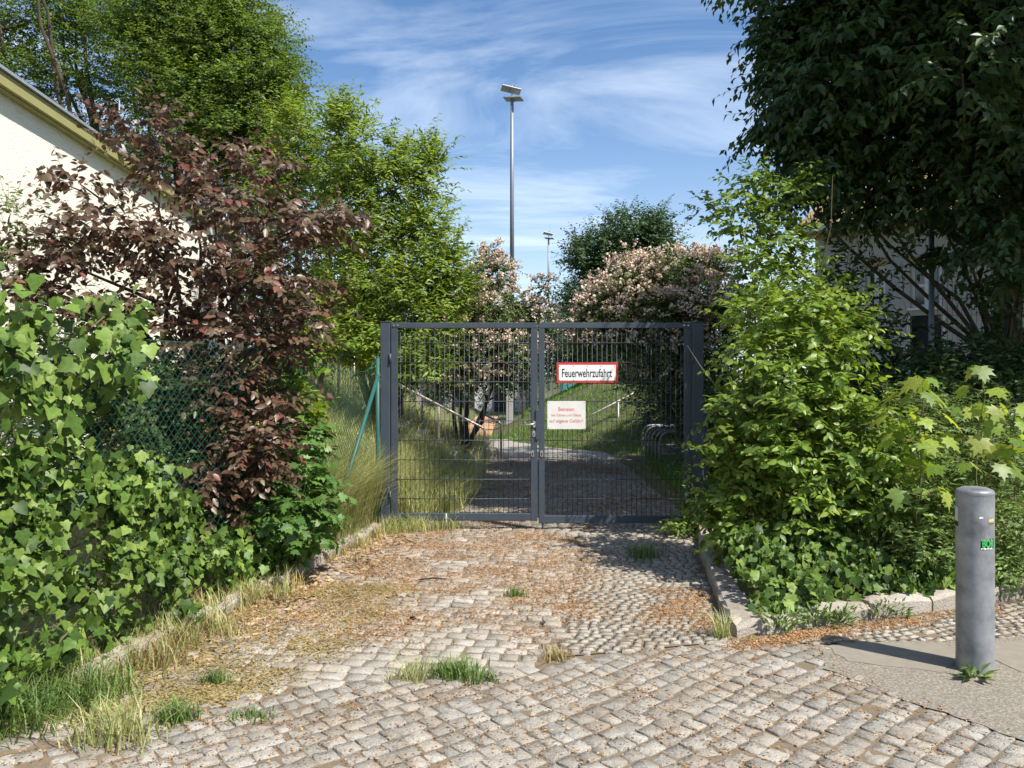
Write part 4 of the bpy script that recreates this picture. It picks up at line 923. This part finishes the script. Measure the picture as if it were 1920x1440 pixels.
far_tree('low dark tree hanging over the mown bank behind the signs', (4.3, 25, .9), [(1130, 640, 24, 60, 35, 220), (1200, 650, 23.5, 60, 40, 240), (1070, 650, 25, 40, 30, 150), (1180, 700, 23, 60, 30, 180), (1250, 690, 22, 60, 50, 240), (1110, 690, 25, 50, 25, 130), (1040, 625, 26, 35, 30, 130), (1260, 620, 23, 60, 50, 200)], 'dark', .12)
far_tree('leafy tree behind the steps and the left gate leaf', (-3.6, 20.5, .6), [(760, 640, 20, 60, 45, 220), (830, 660, 20, 50, 40, 200), (700, 640, 20, 60, 50, 200), (780, 700, 19.5, 60, 35, 160), (860, 610, 20, 45, 45, 160), (660, 600, 20, 60, 60, 200), (860, 690, 21, 40, 30, 110)], 'far', .12)
# big shady tree at the right
cl = []
R2 = np.random.default_rng(21)
TC = np.array((7.4, 8.6, 7.6)); TR = np.array((4.7, 4.4, 4.9))
LIT = np.array([(-1, 8.1, 1.), (.8, 8.1, 1.6), (1.6, 8.1, 1.), (2.2, 7.4, 3.), (2.4, 6.2, 1.8), (1.8, 7.6, 3.4), (2.7, 7.5, 2.6), (3, 5.5, 1.), (3.5, 5.8, 1.), (1.2, 12.2, 2.4), (1.8, 12.2, 3.), (2.4, 12.2, 3.2), (2.9, 12.3, 3.), (-.3, 13.5, 2.5), (4.2, 6.4, .8), (3.6, 6.6, 1.), (4.7, 6.2, .5), (3., 6., .3), (2.5, 4.3, 1.), (4., 5.9, .3), (1.7, 15, .0)])   # spots the crown leaves in the sun
def in_sun(c, r):
    d = c[None]-LIT; t = d@np.array(SUN); off = np.linalg.norm(d-t[:, None]*np.array(SUN)[None], axis=1)
    return bool(((off < r) & (t > 0)).any())
for k in range(420):
    u = unit(R2.normal(size=3)); rad = .35+.65*R2.random()**.6; c = TC+u*TR*rad*.92
    if c[2] < 3.0 or c[2] > 12.6 or in_sun(c, 1.35): continue
    qx, qy = 960+F*c[0]/c[1], HOR-F*(c[2]-CAMZ)/c[1]
    if (qx < 1470 and qy > -60) or (qy > 360 and qx < 1900): continue
    cl.append((c, (.95, .95, .6), 58, .5, 9, .135))
nb = 0
for k in range(900):                                   # leaf clumps added up the sun's rays to cast shade on the path
    g = np.array((-1.0+3.3*R2.random(), 9.2+(4.3 if R2.random() < .8 else 8.0)*R2.random(), 0.)); z = 4.0+5.5*R2.random(); c = g+np.array(SUN)/SUN.z*z
    if 13.6 < g[1] < 15.0: continue
    qx, qy = 960+F*c[0]/c[1], HOR-F*(c[2]-CAMZ)/c[1]
    if in_sun(c, .8) or (qx < 1490 and qy > -30) or (qy > 330) or nb > 150: continue
    nb += 1; cl.append((c, (.6, .6, .4), 55, .4, 9, .135))
for px, py, Y, rx, rz, n in [(1470, 60, 8.9, 50, 45, 90), (1450, 130, 8.9, 38, 30, 60), (1520, 150, 8.9, 80, 60, 120), (1490, 240, 8.9, 60, 40, 100), (1440, 225, 8.8, 25, 14, 26), (1540, 300, 8.9, 80, 50, 120), (1500, 350, 8.9, 40, 30, 60), (1620, 350, 9, 90, 60, 120), (1760, 365, 8.8, 100, 45, 110), (1870, 430, 8.6, 80, 60, 110), (1700, 250, 8.8, 120, 80, 170), (1860, 250, 8.8, 100, 90, 160), (1890, 530, 8.5, 45, 35, 34), (1820, 470, 8.7, 50, 30, 34), (1540, 30, 8.8, 80, 60, 130), (1680, 80, 8.8, 120, 80, 170), (1850, 80, 8.8, 120, 80, 170), (1610, 400, 9.3, 60, 30, 40), (1590, 200, 9, 90, 60, 130)]:
    cl.append(C(px, py, Y, rx, rz, n, .42, 9, .125, ry=.6))
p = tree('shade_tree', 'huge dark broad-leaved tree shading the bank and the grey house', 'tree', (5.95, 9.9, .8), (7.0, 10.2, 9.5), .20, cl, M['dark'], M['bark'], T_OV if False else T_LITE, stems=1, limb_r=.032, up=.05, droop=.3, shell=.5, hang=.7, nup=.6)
p.limb((5.95, 9.9, 1.85), W(1930, 660, 9.4), .05, .04, .05)
p.finish(300)

# dogwoods at the right
def dogwood(label, base, top, items, ls, K=9, L=.26, stems=5, dens=.68):
    cl = [C(px, py, Y, rx, rz, int(n*dens), L, K, ls) for px, py, Y, rx, rz, n in items]
    return tree('dogwood', label, 'shrub', base, top, .03, cl, M['dog'], M['stem'], T_OV, 'dogwoods beside the gate', stems=stems, spread=.4, limb_r=.014, up=.45, droop=.25, shell=.55, hang=.4, nup=.7)
dogwood('tall dogwood reaching above the dappled gate post', (2.55, 7.75, .3), W(1410, 380, 7.6), [(1400, 350, 7.7, 45, 35, 60), (1460, 370, 7.7, 50, 40, 70), (1390, 420, 7.6, 55, 40, 90), (1460, 440, 7.6, 60, 45, 100), (1330, 395, 8.4, 30, 20, 30), (1420, 500, 7.5, 70, 45, 110), (1500, 480, 7.6, 45, 40, 60), (1500, 545, 7.4, 60, 45, 90), (1430, 570, 7.3, 70, 45, 100), (1500, 620, 7.3, 70, 45, 90), (1515, 350, 7.7, 16, 14, 12), (1570, 560, 7.4, 45, 40, 45), (1420, 640, 7.2, 60, 45, 80)], .078, dens=.5).finish(300)
p = dogwood('rounded bright green dogwood spilling over the right-hand kerb', (2.55, 6.5, .2), W(1500, 650, 6.3), [(1430, 600, 6.5, 70, 50, 100), (1520, 600, 6.4, 70, 45, 100), (1600, 620, 6.3, 40, 25, 36), (1440, 690, 6.3, 80, 50, 120), (1540, 680, 6.2, 80, 50, 120), (1400, 770, 6.3, 70, 55, 110), (1500, 770, 6.1, 90, 55, 150), (1580, 750, 6.1, 45, 45, 50), (1390, 860, 6.2, 70, 60, 110), (1480, 860, 6.05, 90, 60, 150), (1590, 850, 6.0, 80, 55, 120), (1380, 950, 6.25, 65, 55, 110), (1470, 950, 6.05, 90, 60, 150), (1580, 945, 6.0, 90, 55, 140), (1670, 920, 6.0, 70, 55, 100), (1360, 1000, 6.2, 30, 35, 50), (1640, 790, 6.0, 60, 40, 36), (1690, 840, 6.0, 50, 40, 40)], .085, stems=7)
a, b = W(1590, 620, 6.3), W(1655, 528, 6.3); p.limb(a, b, .005, .002, .12, 6, 4)
p.finish(300)
# shaded undergrowth on the bank
def shrub(name, label, base, top, items, mat, ls, T=T_LITE, K=9, L=.35, cat='shrub', parts=0, group=None, **kw):
    cl = [C(px, py, Y, rx, rz, n, L, K, ls) for px, py, Y, rx, rz, n in items]
    k2 = dict(up=.4, droop=.2, shell=.5); k2.update(kw)
    p = tree(name, label, cat, base, top, .014, cl, M[mat], M['stem'], T, group, stems=3, spread=.1, limb_r=.008, **k2); p.finish(parts); return p
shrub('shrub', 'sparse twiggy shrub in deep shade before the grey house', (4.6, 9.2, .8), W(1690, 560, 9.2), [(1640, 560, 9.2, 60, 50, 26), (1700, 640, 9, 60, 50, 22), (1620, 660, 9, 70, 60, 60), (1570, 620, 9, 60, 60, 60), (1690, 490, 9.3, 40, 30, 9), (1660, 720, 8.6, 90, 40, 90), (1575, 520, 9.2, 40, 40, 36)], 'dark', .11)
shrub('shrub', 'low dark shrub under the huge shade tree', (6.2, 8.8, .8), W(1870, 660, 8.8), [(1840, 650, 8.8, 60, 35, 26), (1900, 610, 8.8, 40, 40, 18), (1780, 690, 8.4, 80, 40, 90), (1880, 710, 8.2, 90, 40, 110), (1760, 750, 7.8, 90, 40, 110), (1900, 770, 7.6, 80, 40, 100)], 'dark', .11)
shrub('shrub', 'shaded green shrub filling the bank behind the maple saplings', (4.0, 7.4, .5), W(1750, 780, 7.2), [(1700, 780, 7.2, 80, 45, 110), (1790, 800, 7.0, 80, 45, 120), (1880, 830, 6.9, 80, 50, 130), (1680, 850, 6.8, 60, 45, 90), (1760, 870, 6.6, 90, 45, 130), (1860, 900, 6.5, 90, 50, 150), (1920, 870, 6.6, 60, 60, 90)], 'weed', .07, T=T_LANCE)
shrub('weed_thicket', 'leafy weed thicket beside the bollard at the foot of the bank', (3.75, 6.15, .2), W(1860, 980, 5.8), [(1720, 940, 5.9, 70, 45, 100), (1800, 960, 5.9, 80, 45, 120), (1880, 980, 5.9, 80, 50, 140), (1740, 1020, 5.7, 80, 40, 120), (1840, 1050, 5.8, 80, 40, 130), (1910, 1060, 5.9, 60, 40, 110), (1900, 1100, 5.8, 50, 22, 60)], 'weed', .06, T=T_LANCE, L=.22, cat='weeds')
# undergrowth behind the right gate post, on the bank in shade
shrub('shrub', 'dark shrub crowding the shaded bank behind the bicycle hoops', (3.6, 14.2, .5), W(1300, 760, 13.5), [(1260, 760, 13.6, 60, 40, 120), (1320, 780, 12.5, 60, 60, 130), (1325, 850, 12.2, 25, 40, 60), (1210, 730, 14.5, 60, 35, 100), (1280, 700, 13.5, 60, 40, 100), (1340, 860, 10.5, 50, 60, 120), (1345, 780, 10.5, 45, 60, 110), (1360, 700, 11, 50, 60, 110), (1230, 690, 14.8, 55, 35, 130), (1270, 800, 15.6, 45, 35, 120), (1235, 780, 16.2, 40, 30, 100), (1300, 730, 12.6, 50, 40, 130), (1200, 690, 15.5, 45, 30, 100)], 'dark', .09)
shrub('gate_creeper', 'thin green creeper twining up the dappled gate post', (1.88, 8.0, 0), W(1290, 890, 8.0), [(1288, 890, 8.02, 12, 22, 9), (1296, 940, 8.0, 16, 22, 16), (1322, 905, 8.05, 8, 14, 6), (1300, 975, 7.9, 40, 22, 60), (1340, 960, 7.7, 40, 30, 50), (1260, 990, 7.8, 30, 10, 30)], 'dog', .06, T=T_OV, K=4, L=.12, cat='creeper')

# maple saplings
def sapling(label, base, tiers, ls):
    p = Plant('maple_sapling', label, 'sapling', base, M['sap'], M['stem'], T_MAP, 'maple saplings beside the bollard')
    top = np.array(tiers[0][0]); p.limb(base, top, .009, .003, .04, 8, 5)
    for c, n, sp in tiers:
        c = np.array(c)
        for k in range(n):
            a = 2*math.pi*k/n+rng.random()*1.2; d = np.array((math.cos(a), math.sin(a), .25)); st = np.array(base)+(top-np.array(base))*np.clip((c[2]-base[2])/(top[2]-base[2]), 0, 1)
            ax = c+(st-c)*.0; e = ax+d*sp*(.5+.7*rng.random()); p.limb(ax, e, .003, .0015, .1, 4, 4)
            p.leaves(e[None], (d*[1, 1, 0]-[0, 0, .75]+rng.normal(0, .2, 3))[None], (d*[.7, .7, 0]+np.array((.1, -.35, .75))+rng.normal(0, .22, 3))[None], np.array([ls*(.7+.5*rng.random())]))
    p.finish(300)
sapling('young maple sapling with pale yellow-green leaves leaning over the dogwood', (2.95, 5.75, .2), [(W(1730, 712, 5.6), 3, .05), (W(1725, 745, 5.6), 5, .14), (W(1715, 790, 5.6), 5, .2), (W(1720, 830, 5.55), 5, .2), (W(1735, 880, 5.5), 5, .24), (W(1725, 930, 5.5), 4, .2)], .15)
sapling('young maple sapling with pale yellow-green leaves rising behind the bollard', (3.45, 5.85, .2), [(W(1838, 690, 5.7), 3, .05), (W(1845, 735, 5.7), 5, .15), (W(1850, 775, 5.7), 6, .2), (W(1845, 830, 5.7), 6, .22), (W(1850, 880, 5.6), 5, .24)], .135)
sapling('young maple sapling with reddish tip at the weed thicket', (3.85, 6.0, .2), [(W(1905, 760, 5.9), 3, .05), (W(1900, 800, 5.9), 5, .17), (W(1905, 850, 5.9), 5, .2)], .135)

# maple shrub at the foot of the chain-link fence
p = shrub('maple_shrub', 'dark green maple shrub at the kerb below the purple plum', (-1.95, 6.55, .1), W(560, 850, 6.4), [(560, 830, 6.6, 55, 45, 50), (530, 900, 6.3, 70, 50, 75), (580, 900, 6.4, 38, 45, 40), (500, 970, 6.1, 60, 40, 60), (560, 970, 6.1, 60, 50, 70), (585, 960, 6.3, 26, 35, 22)], 'maple', .105, T=T_MAP, K=6, L=.22, parts=300, up=.3, hang=.45)
shrub('climbing_bindweed', 'light green climber hanging on the chain-link fence beside the plum', (-1.8, 6.9, .1), W(545, 700, 6.9), [(560, 680, 6.9, 40, 45, 36), (530, 740, 6.8, 45, 45, 40), (560, 780, 6.7, 45, 40, 40)], 'dog', .09, T=T_IVY, K=6, L=.2, cat='climber')
shrub('shrub', 'dense dark shrub added to make the gloom behind the chain-link fence', (-3.2, 5.6, .2), (-3.2, 5.6, 1.3), [(60, 700, 5.2, 110, 70, 150), (200, 720, 5.4, 110, 80, 170), (120, 820, 5.1, 130, 70, 150), (300, 760, 5.9, 110, 80, 150), (260, 880, 5.6, 110, 60, 120), (380, 800, 6.4, 80, 80, 120), (460, 740, 6.9, 70, 60, 90), (350, 920, 6.0, 90, 50, 90)], 'dark', .075, T=T_LITE)  # added foliage mass that darkens the sunlit gap behind the fence
shrub('shrub', 'grey-green sprig standing against the cream wall', (-3.55, 5.6, .2), W(15, 420, 5.5), [(20, 400, 5.5, 30, 40, 14), (0, 470, 5.5, 40, 40, 26), (65, 440, 5.5, 12, 30, 7), (10, 540, 5.5, 40, 50, 40)], 'kolk', .05, K=10)

# ivy banks
def ivy(name, label, base, layers, parts=300, mat='ivy', cut=-.08):
    p = Plant(name, label, 'ivy', base, M[mat], M['stem'], T_IVY)
    for (f, n, ls, lift, up) in layers:
        u = rng.random((n, 2)); pos, nr = f(u[:, 0], u[:, 1])
        gap = np.sin(pos[:, 1]*6.1+pos[:, 2]*4.3)*np.sin(pos[:, 2]*9.7-pos[:, 1]*3.1+1)+.5*np.sin(pos[:, 1]*17+pos[:, 0]*13)*np.sin(pos[:, 2]*21)
        kk = gap > cut-.6*rng.random(n); pos, nr, n = pos[kk], nr[kk], int(kk.sum())
        pos = pos+nr*(rng.normal(0, lift, n))[:, None]+rng.normal(0, .02, (n, 3))
        d = np.stack([nr[:, 0]*.3, nr[:, 1]*.3, np.full(n, -.75)], -1)+rng.normal(0, .45, (n, 3))
        p.leaves(pos, d, nr+np.array([.1, -.1, up])+rng.normal(0, .62, (n, 3)), ls*(.4+1.05*rng.random(n)**1.3))
    for k in range(40):                                # creeping stems
        f = layers[k % len(layers)][0]; t = np.linspace(0, 1, 6); a, b = rng.random(2), rng.random(2)
        q, nr = f(a[0]+(b[0]-a[0])*t*.4, a[1]*.3+t*.7*b[1]); p.st.tube(list(q-nr*.05), .005, 4)
    p.finish(parts, trunk='stems'); return p
def bank(u, v):                                        # from the kerb up to the fence, near part of the left bed
    y = 3.45+u*3.0; k = klx(y); kx = k-.10-.05*np.sin(y*5)+.03*np.sin(y*13); fx = np.interp(y, [FP1[1], FP0[1]], [FP1[0], FP0[0]])-.05
    fx = np.minimum(fx, kx-.25)
    topz = np.interp(y, [3.4, 4.2, 4.8, 5.3, 5.9, 6.4], [1.10, 1.05, .85, .62, .40, .25])+.07*np.sin(y*7)
    a = v**.8; x = kx+(fx-kx)*(a**1.5); z = .06+topz*np.sin(a*math.pi/2)*(1-.0*a)
    w = .08*np.sin(y*9+z*8)+.05*np.sin(z*14-y*5); nr = unit(np.stack([np.full_like(y, .75), np.full_like(y, -.45), .25+.9*a], -1))
    return np.stack([x, y, z], -1)+nr*w[:, None], nr
def wallf(u, v):                                       # curtain on the fence, nearest part
    y = 3.3+u*1.55; fx = np.interp(y, [FP1[1], FP0[1]], [FP1[0], FP0[0]])+.06
    lim = np.interp(y, [3.3, 4.2, 4.55, 4.85], [.75, .80, .62, .35])
    z = 2.0-v*lim*1.0-.02*np.sin(y*9); z = np.minimum(z, 2.06-.12*u)
    nr = unit(np.stack([np.full_like(y, .8), np.full_like(y, -.55), np.clip(1.4-4*v, .1, 1.4)], -1))
    return np.stack([fx+.05*np.sin(z*7+y*6), y, z], -1)+nr*(.08*np.sin(y*11+z*5))[:, None], nr
def wall2(u, v):                                       # lower curtain
    y = 3.3+u*1.7; fx = np.interp(y, [FP1[1], FP0[1]], [FP1[0], FP0[0]])+.05; z = .7+v*.75*(1-.55*u); nr = unit(np.stack([np.full_like(y, .8), np.full_like(y, -.55), np.full_like(y, .3)], -1))
    return np.stack([fx, y, z], -1)+nr*(.08*np.sin(y*8+z*9))[:, None], nr
p = ivy('ivy', 'thick bright ivy smothering the fence and spilling to the left kerb', (-2.4, 4.4, 0), [(bank, 10500, .052, .085, .5), (wallf, 900, .075, .09, .6), (wallf, 120, .10, .05, .7), (wall2, 900, .055, .09, .4), (bank, 1300, .07, .06, .6)])
def right_ivy(u, v):
    x = 1.55+u*1.95; y0 = kfy(x)+.16; v = v**1.35; y = y0-.07+v*.85; z = .11+.34*v**.8+.03*np.sin(x*11)+.02*np.sin(y*17); nr = unit(np.stack([np.full_like(x, .05), np.full_like(x, -.7), np.full_like(x, .8)], -1))
    return np.stack([x, y, z], -1)+nr*(.04*np.sin(x*15+y*9))[:, None], nr
ivy('ivy', 'low bright ivy carpet along the right-hand kerb under the dogwood', (2.4, 5.6, .1), [(right_ivy, 3400, .06, .035, .6)], cut=-.6)

# ------------------------------------------------------------------ grass, weeds and litter
def scat(n, x0, x1, y0, y1, cond):
    x = x0+(x1-x0)*rng.random(n); y = y0+(y1-y0)*rng.random(n); k = cond(x, y); return x[k], y[k]
x, y = scat(30000, -2.6, -1.2, 6.4, 8.4, lambda x, y: (x < klx(y)-.03) & (x > klx(y)-1.0)); x, y = x[:16000], y[:16000]
grass('tall_grass', on_ground(x, y), .84, .0035, .6, M['grass'], 'tall seeding grass beside the gate post along the fence', 'grass', bend=.9)
x, y = scat(90000, -4.5, -.5, 8.3, 16.5, lambda x, y: (x < path_l(y)+.06+.05*np.sin(y*7)) & ~((x < -.55) & (y > 12.5) & (y < 14.6) & (x > -2.9))); x, y = x[:40000], y[:40000]
grass('bank_grass', on_ground(x, y), .50, .0034, .95, M['grass'], 'tall unmown grass covering the bank behind the left gate leaf', 'grass', bend=.8)
x, y = scat(90000, -2.5, 7, 12.0, 30, lambda x, y: ((x > path_r(y)-.05+.06*np.sin(y*5)) | (y > 19.3)) & ~((y > 20.2) & (y < 30.2) & (x < 3.3) & ((y < 21.5) | (x < .3))) & (H(x, y) < 1.25)); x, y = x[:42000], y[:42000]
grass('lawn', on_ground(x, y), .10, .006, .4, M['lawn'], 'short mown grass on the bank beyond the shaded path', 'grass')
x, y = scat(60000, 2.0, 8, 8.6, 12.5, lambda x, y: x > path_r(y)-.06+.05*np.sin(y*6)); x, y = x[:9000], y[:9000]
grass('bank_weeds', on_ground(x, y), .22, .006, .5, M['lawn'], 'low grass in the shade under the huge tree', 'grass')
x, y = scat(9000, 2.6, 6.5, 5.8, 8.4, lambda x, y: (y > kfy(x)+.5))
grass('undergrowth_grass', on_ground(x, y), .40, .004, .5, M['grass'], 'wild grass growing among the weeds on the right bank', 'grass')
# dry and green fringe along the left kerb
d = rng.random(60); cxx = klx(3.6+4.3*d)+rng.normal(.05, .10, 60); cyy = 3.6+4.3*d
x, y = tufted(cxx, cyy, 2600, .055)
grass('kerb_grass', on_ground(x, y), .15, .0028, .8, M['dry'], 'straw-coloured dry grass fringing the left kerb', 'grass')
x, y = tufted(cxx[::2], cyy[::2], 1500, .05)
grass('kerb_grass', on_ground(x, y), .20, .003, .6, M['grass'], 'green grass blades sprouting along the left kerb', 'grass')
x, y = tufted(np.array([-2.35, -2.5, -2.2, -2.6, -2.45, -2.05]), np.array([3.75, 3.6, 3.65, 3.75, 3.9, 3.9]), 1500, .12)
grass('corner_grass', on_ground(x, y), .20, .0032, .9, M['weed'], 'feathery green grass clump at the near end of the left kerb', 'grass')
x, y = tufted(np.array([-1.3, -1.2, -1.1, -1.0, -.9, -.78, -.6]), 8.12+rng.normal(0, .08, 7), 750, .06)
grass('gate_grass', on_ground(x, y), .20, .003, .6, M['grass'], 'grass growing along the threshold under the gate', 'grass')

def tuft(px, py, n, h, mat, label, spread=.05, w=.003, lean=.7):
    q = WG(px, py); r = empty('grass_tuft', (q[0], q[1], 0), label, 'weed')
    pos = np.stack([q[0]+rng.normal(0, spread, n), q[1]+rng.normal(0, spread*.7, n), np.full(n, -.008)], -1)
    V, qd, t, va = blades(pos, h, w, lean); link('blades', npmesh('blades', V, [qd, t], mat, va), None, r, kind='stuff')
tuft(852, 1268, 300, .10, M['weed'], 'dense dark green grass tuft on the driveway edge', .06)
tuft(775, 1272, 70, .13, M['grass'], 'thin upright grass tuft beside the dark green tuft', .05)
tuft(900, 1275, 120, .06, M['weed'], 'small spreading grass tuft between the two driveway pavings', .05)
tuft(330, 1350, 220, .10, M['weed'], 'green weed tuft rooted in straw-coloured litter', .05)
tuft(222, 1385, 260, .17, M['grass'], 'bushy pale grass tuft at the edge of the forecourt setts', .09)
tuft(470, 1345, 120, .05, M['weed'], 'flat weed tuft on the outer row of forecourt setts', .05)
tuft(405, 1280, 110, .07, M['weed'], 'small dark weed among leaf litter near the left kerb', .04)
tuft(965, 1118, 90, .08, M['weed'], 'lone weed sprouting in mid driveway', .035)
tuft(1040, 1232, 110, .06, M['dry'], 'brownish grass tuft where the mosaic meets the forecourt', .05)
tuft(1205, 1045, 160, .14, M['weed'], 'grass tuft inside the shadow on the mosaic lane', .08)
tuft(1355, 1195, 80, .16, M['grass'], 'slim grass tuft against the corner kerb stone', .03)
def rosette(px, py, n, ls, label, mat='weed', up=.5):
    q = WG(px, py) if py else np.array((px, float(kfy(px))-.05, 0.)); p = Plant('weed', label, 'weed', (q[0], q[1], 0), M[mat], M['stem'], T_LANCE)
    a = rng.random(n)*6.283; d = np.stack([np.cos(a), np.sin(a), up*rng.random(n)*1.8], -1); rr = (.02+.07*(n > 40)*rng.random(n)); pos = np.stack([q[0]+rr*1.5*np.cos(a), q[1]+rr*.5*np.sin(a), .005+.02*rng.random(n)+.09*up*rng.random(n)**1.5], -1)
    p.leaves(pos, d, np.array([0, 0, 1.])+rng.normal(0, .2, (n, 3)), ls*(.6+.6*rng.random(n))); p.finish(n)
rosette(1832, 1276, 26, .085, 'leafy dandelion weed at the foot of the bollard')
rosette(1.64, 0, 120, .055, 'tall bushy weed against the front of the right kerb', up=1.4)
rosette(2.06, 0, 140, .055, 'broad grey-green weed sprawling over the right kerb joint', up=1.0)
rosette(1.92, 0, 100, .05, 'leafy weed beside the sprawling weed on the right kerb', up=1.2)
rosette(2.43, 0, 80, .045, 'small weed at the kerb stone joint near the bollard', up=1.1)
rosette(1690, 1160, 30, .06, 'tiny weed on the mosaic strip in front of the kerb')

# litter: dry blossom and leaf scraps swept together on the paving
def litter(name, n, cx_, cy_, spread_x, spread_y, ls, mat, label, cond=None, T=T_LITE):
    i = rng.integers(0, len(cx_), n); x = cx_[i]+rng.normal(0, spread_x, n); y = cy_[i]+rng.normal(0, spread_y, n)
    if cond is not None: k = cond(x, y); x, y = x[k], y[k]
    n = len(x); pos = np.stack([x, y, np.maximum(H(x, y), .0)+.003+.006*rng.random(n)], -1)
    Rm = frames(np.concatenate([rng.normal(size=(n, 2)), rng.normal(0, .2, (n, 1))], 1), rng.normal(0, .35, (n, 3))+[0, 0, 1])
    V, Fc, va = instance(T, pos, Rm, ls*(.4+1.1*rng.random(n)), rng.random(n))
    tag(link(name, npmesh(name, V, [Fc], mat, va)), label, 'leaf litter', kind='stuff')
R3 = np.random.default_rng(8)
def blobs(n, x0, x1, y0, y1, cond):
    x = x0+(x1-x0)*R3.random(n*6); y = y0+(y1-y0)*R3.random(n*6); k = cond(x, y); return x[k][:n], y[k][:n]
dcond = lambda x, y: (x > klx(y)+.02) & (x < krx(y)) & (y > edge_y(np.clip(x, -2.6, 1.37))-.05)
bx_, by_ = blobs(240, -2.1, .75, 4.6, 8.6, lambda x, y: dcond(x, y) & (x < xm(y)+.15))
litter('blossom_litter', 46000, bx_, by_, .11, .10, .0145, M['litter'], 'orange-brown blossom litter strewn over the driveway setts', dcond)
bx_, by_ = blobs(70, -2.2, -.5, 3.7, 6.0, lambda x, y: (x > klx(y)+.02) & (x < klx(y)+1.05-.0*y) & (y > edge_y(np.clip(x, -2.6, 1.37))-.02))
litter('straw_litter', 21000, bx_, by_, .10, .09, .021, M['dry'], 'straw-coloured litter heaped along the left kerb', dcond, T_LANCE)
bx_, by_ = blobs(90, -2.1, -1.0, 4.2, 7.8, lambda x, y: (x > klx(y)-.45) & (x < klx(y)+.45))
litter('dead_leaves', 2600, bx_, by_, .10, .12, .042, M['brown'], 'dry brown dead leaves drifted against the left kerb', None, T_OV)
t = R3.random(60); bx_ = np.interp(t, [0, 1], [1.25, 3.3]); by_ = kfy(np.maximum(bx_, 1.36))-.10-.10*R3.random(60)
litter('kerb_litter', 5500, bx_, by_, .07, .045, .014, M['litter'], 'rusty litter gathered along the right kerb front', lambda x, y: y < kfy(np.maximum(x, 1.36))-.02)
bx_, by_ = blobs(26, .9, 1.4, 4.8, 5.9, lambda x, y: x < krx(y)-.05)
litter('corner_litter', 4500, bx_, by_, .07, .06, .013, M['litter'], 'rusty litter patch beside the corner kerb stone', dcond)
bx_, by_ = blobs(420, -2.6, 2.6, 2.9, 4.7, lambda x, y: inside(FORE, x, y))
litter('joint_litter', 7000, bx_, by_, .07, .06, .014, M['litter'], 'fine brown scraps lying in the forecourt joints', lambda x, y: inside(FORE, x, y))
bx_, by_ = blobs(60, -1.0, 2.2, 9, 15, lambda x, y: (x > path_l(y)) & (x < path_r(y)))
litter('path_litter', 5000, bx_, by_, .3, .25, .035, M['litter'], 'brown litter on the path behind the gate', lambda x, y: (x > path_l(y)) & (x < path_r(y)))
for k, (px, py, ln, an) in enumerate([(812, 1089, .22, .1), (775, 1163, .05, -.6), (1020, 1172, .05, 1.2)]):
    q = WG(px, py); mb = MB().tube([(q[0]-ln/2*math.cos(an), q[1]-ln/2*math.sin(an), .012), (q[0], q[1]+.006, .02), (q[0]+ln/2*math.cos(an), q[1]+ln/2*math.sin(an), .012)], [.006, .008, .004], 6)
    tag(mb.build('twig', M['bark2']), ['long dark twig lying across the littered driveway', 'short dark twig among the driveway setts', 'dark crumb of bark beside the mosaic lane'][k], 'twig')
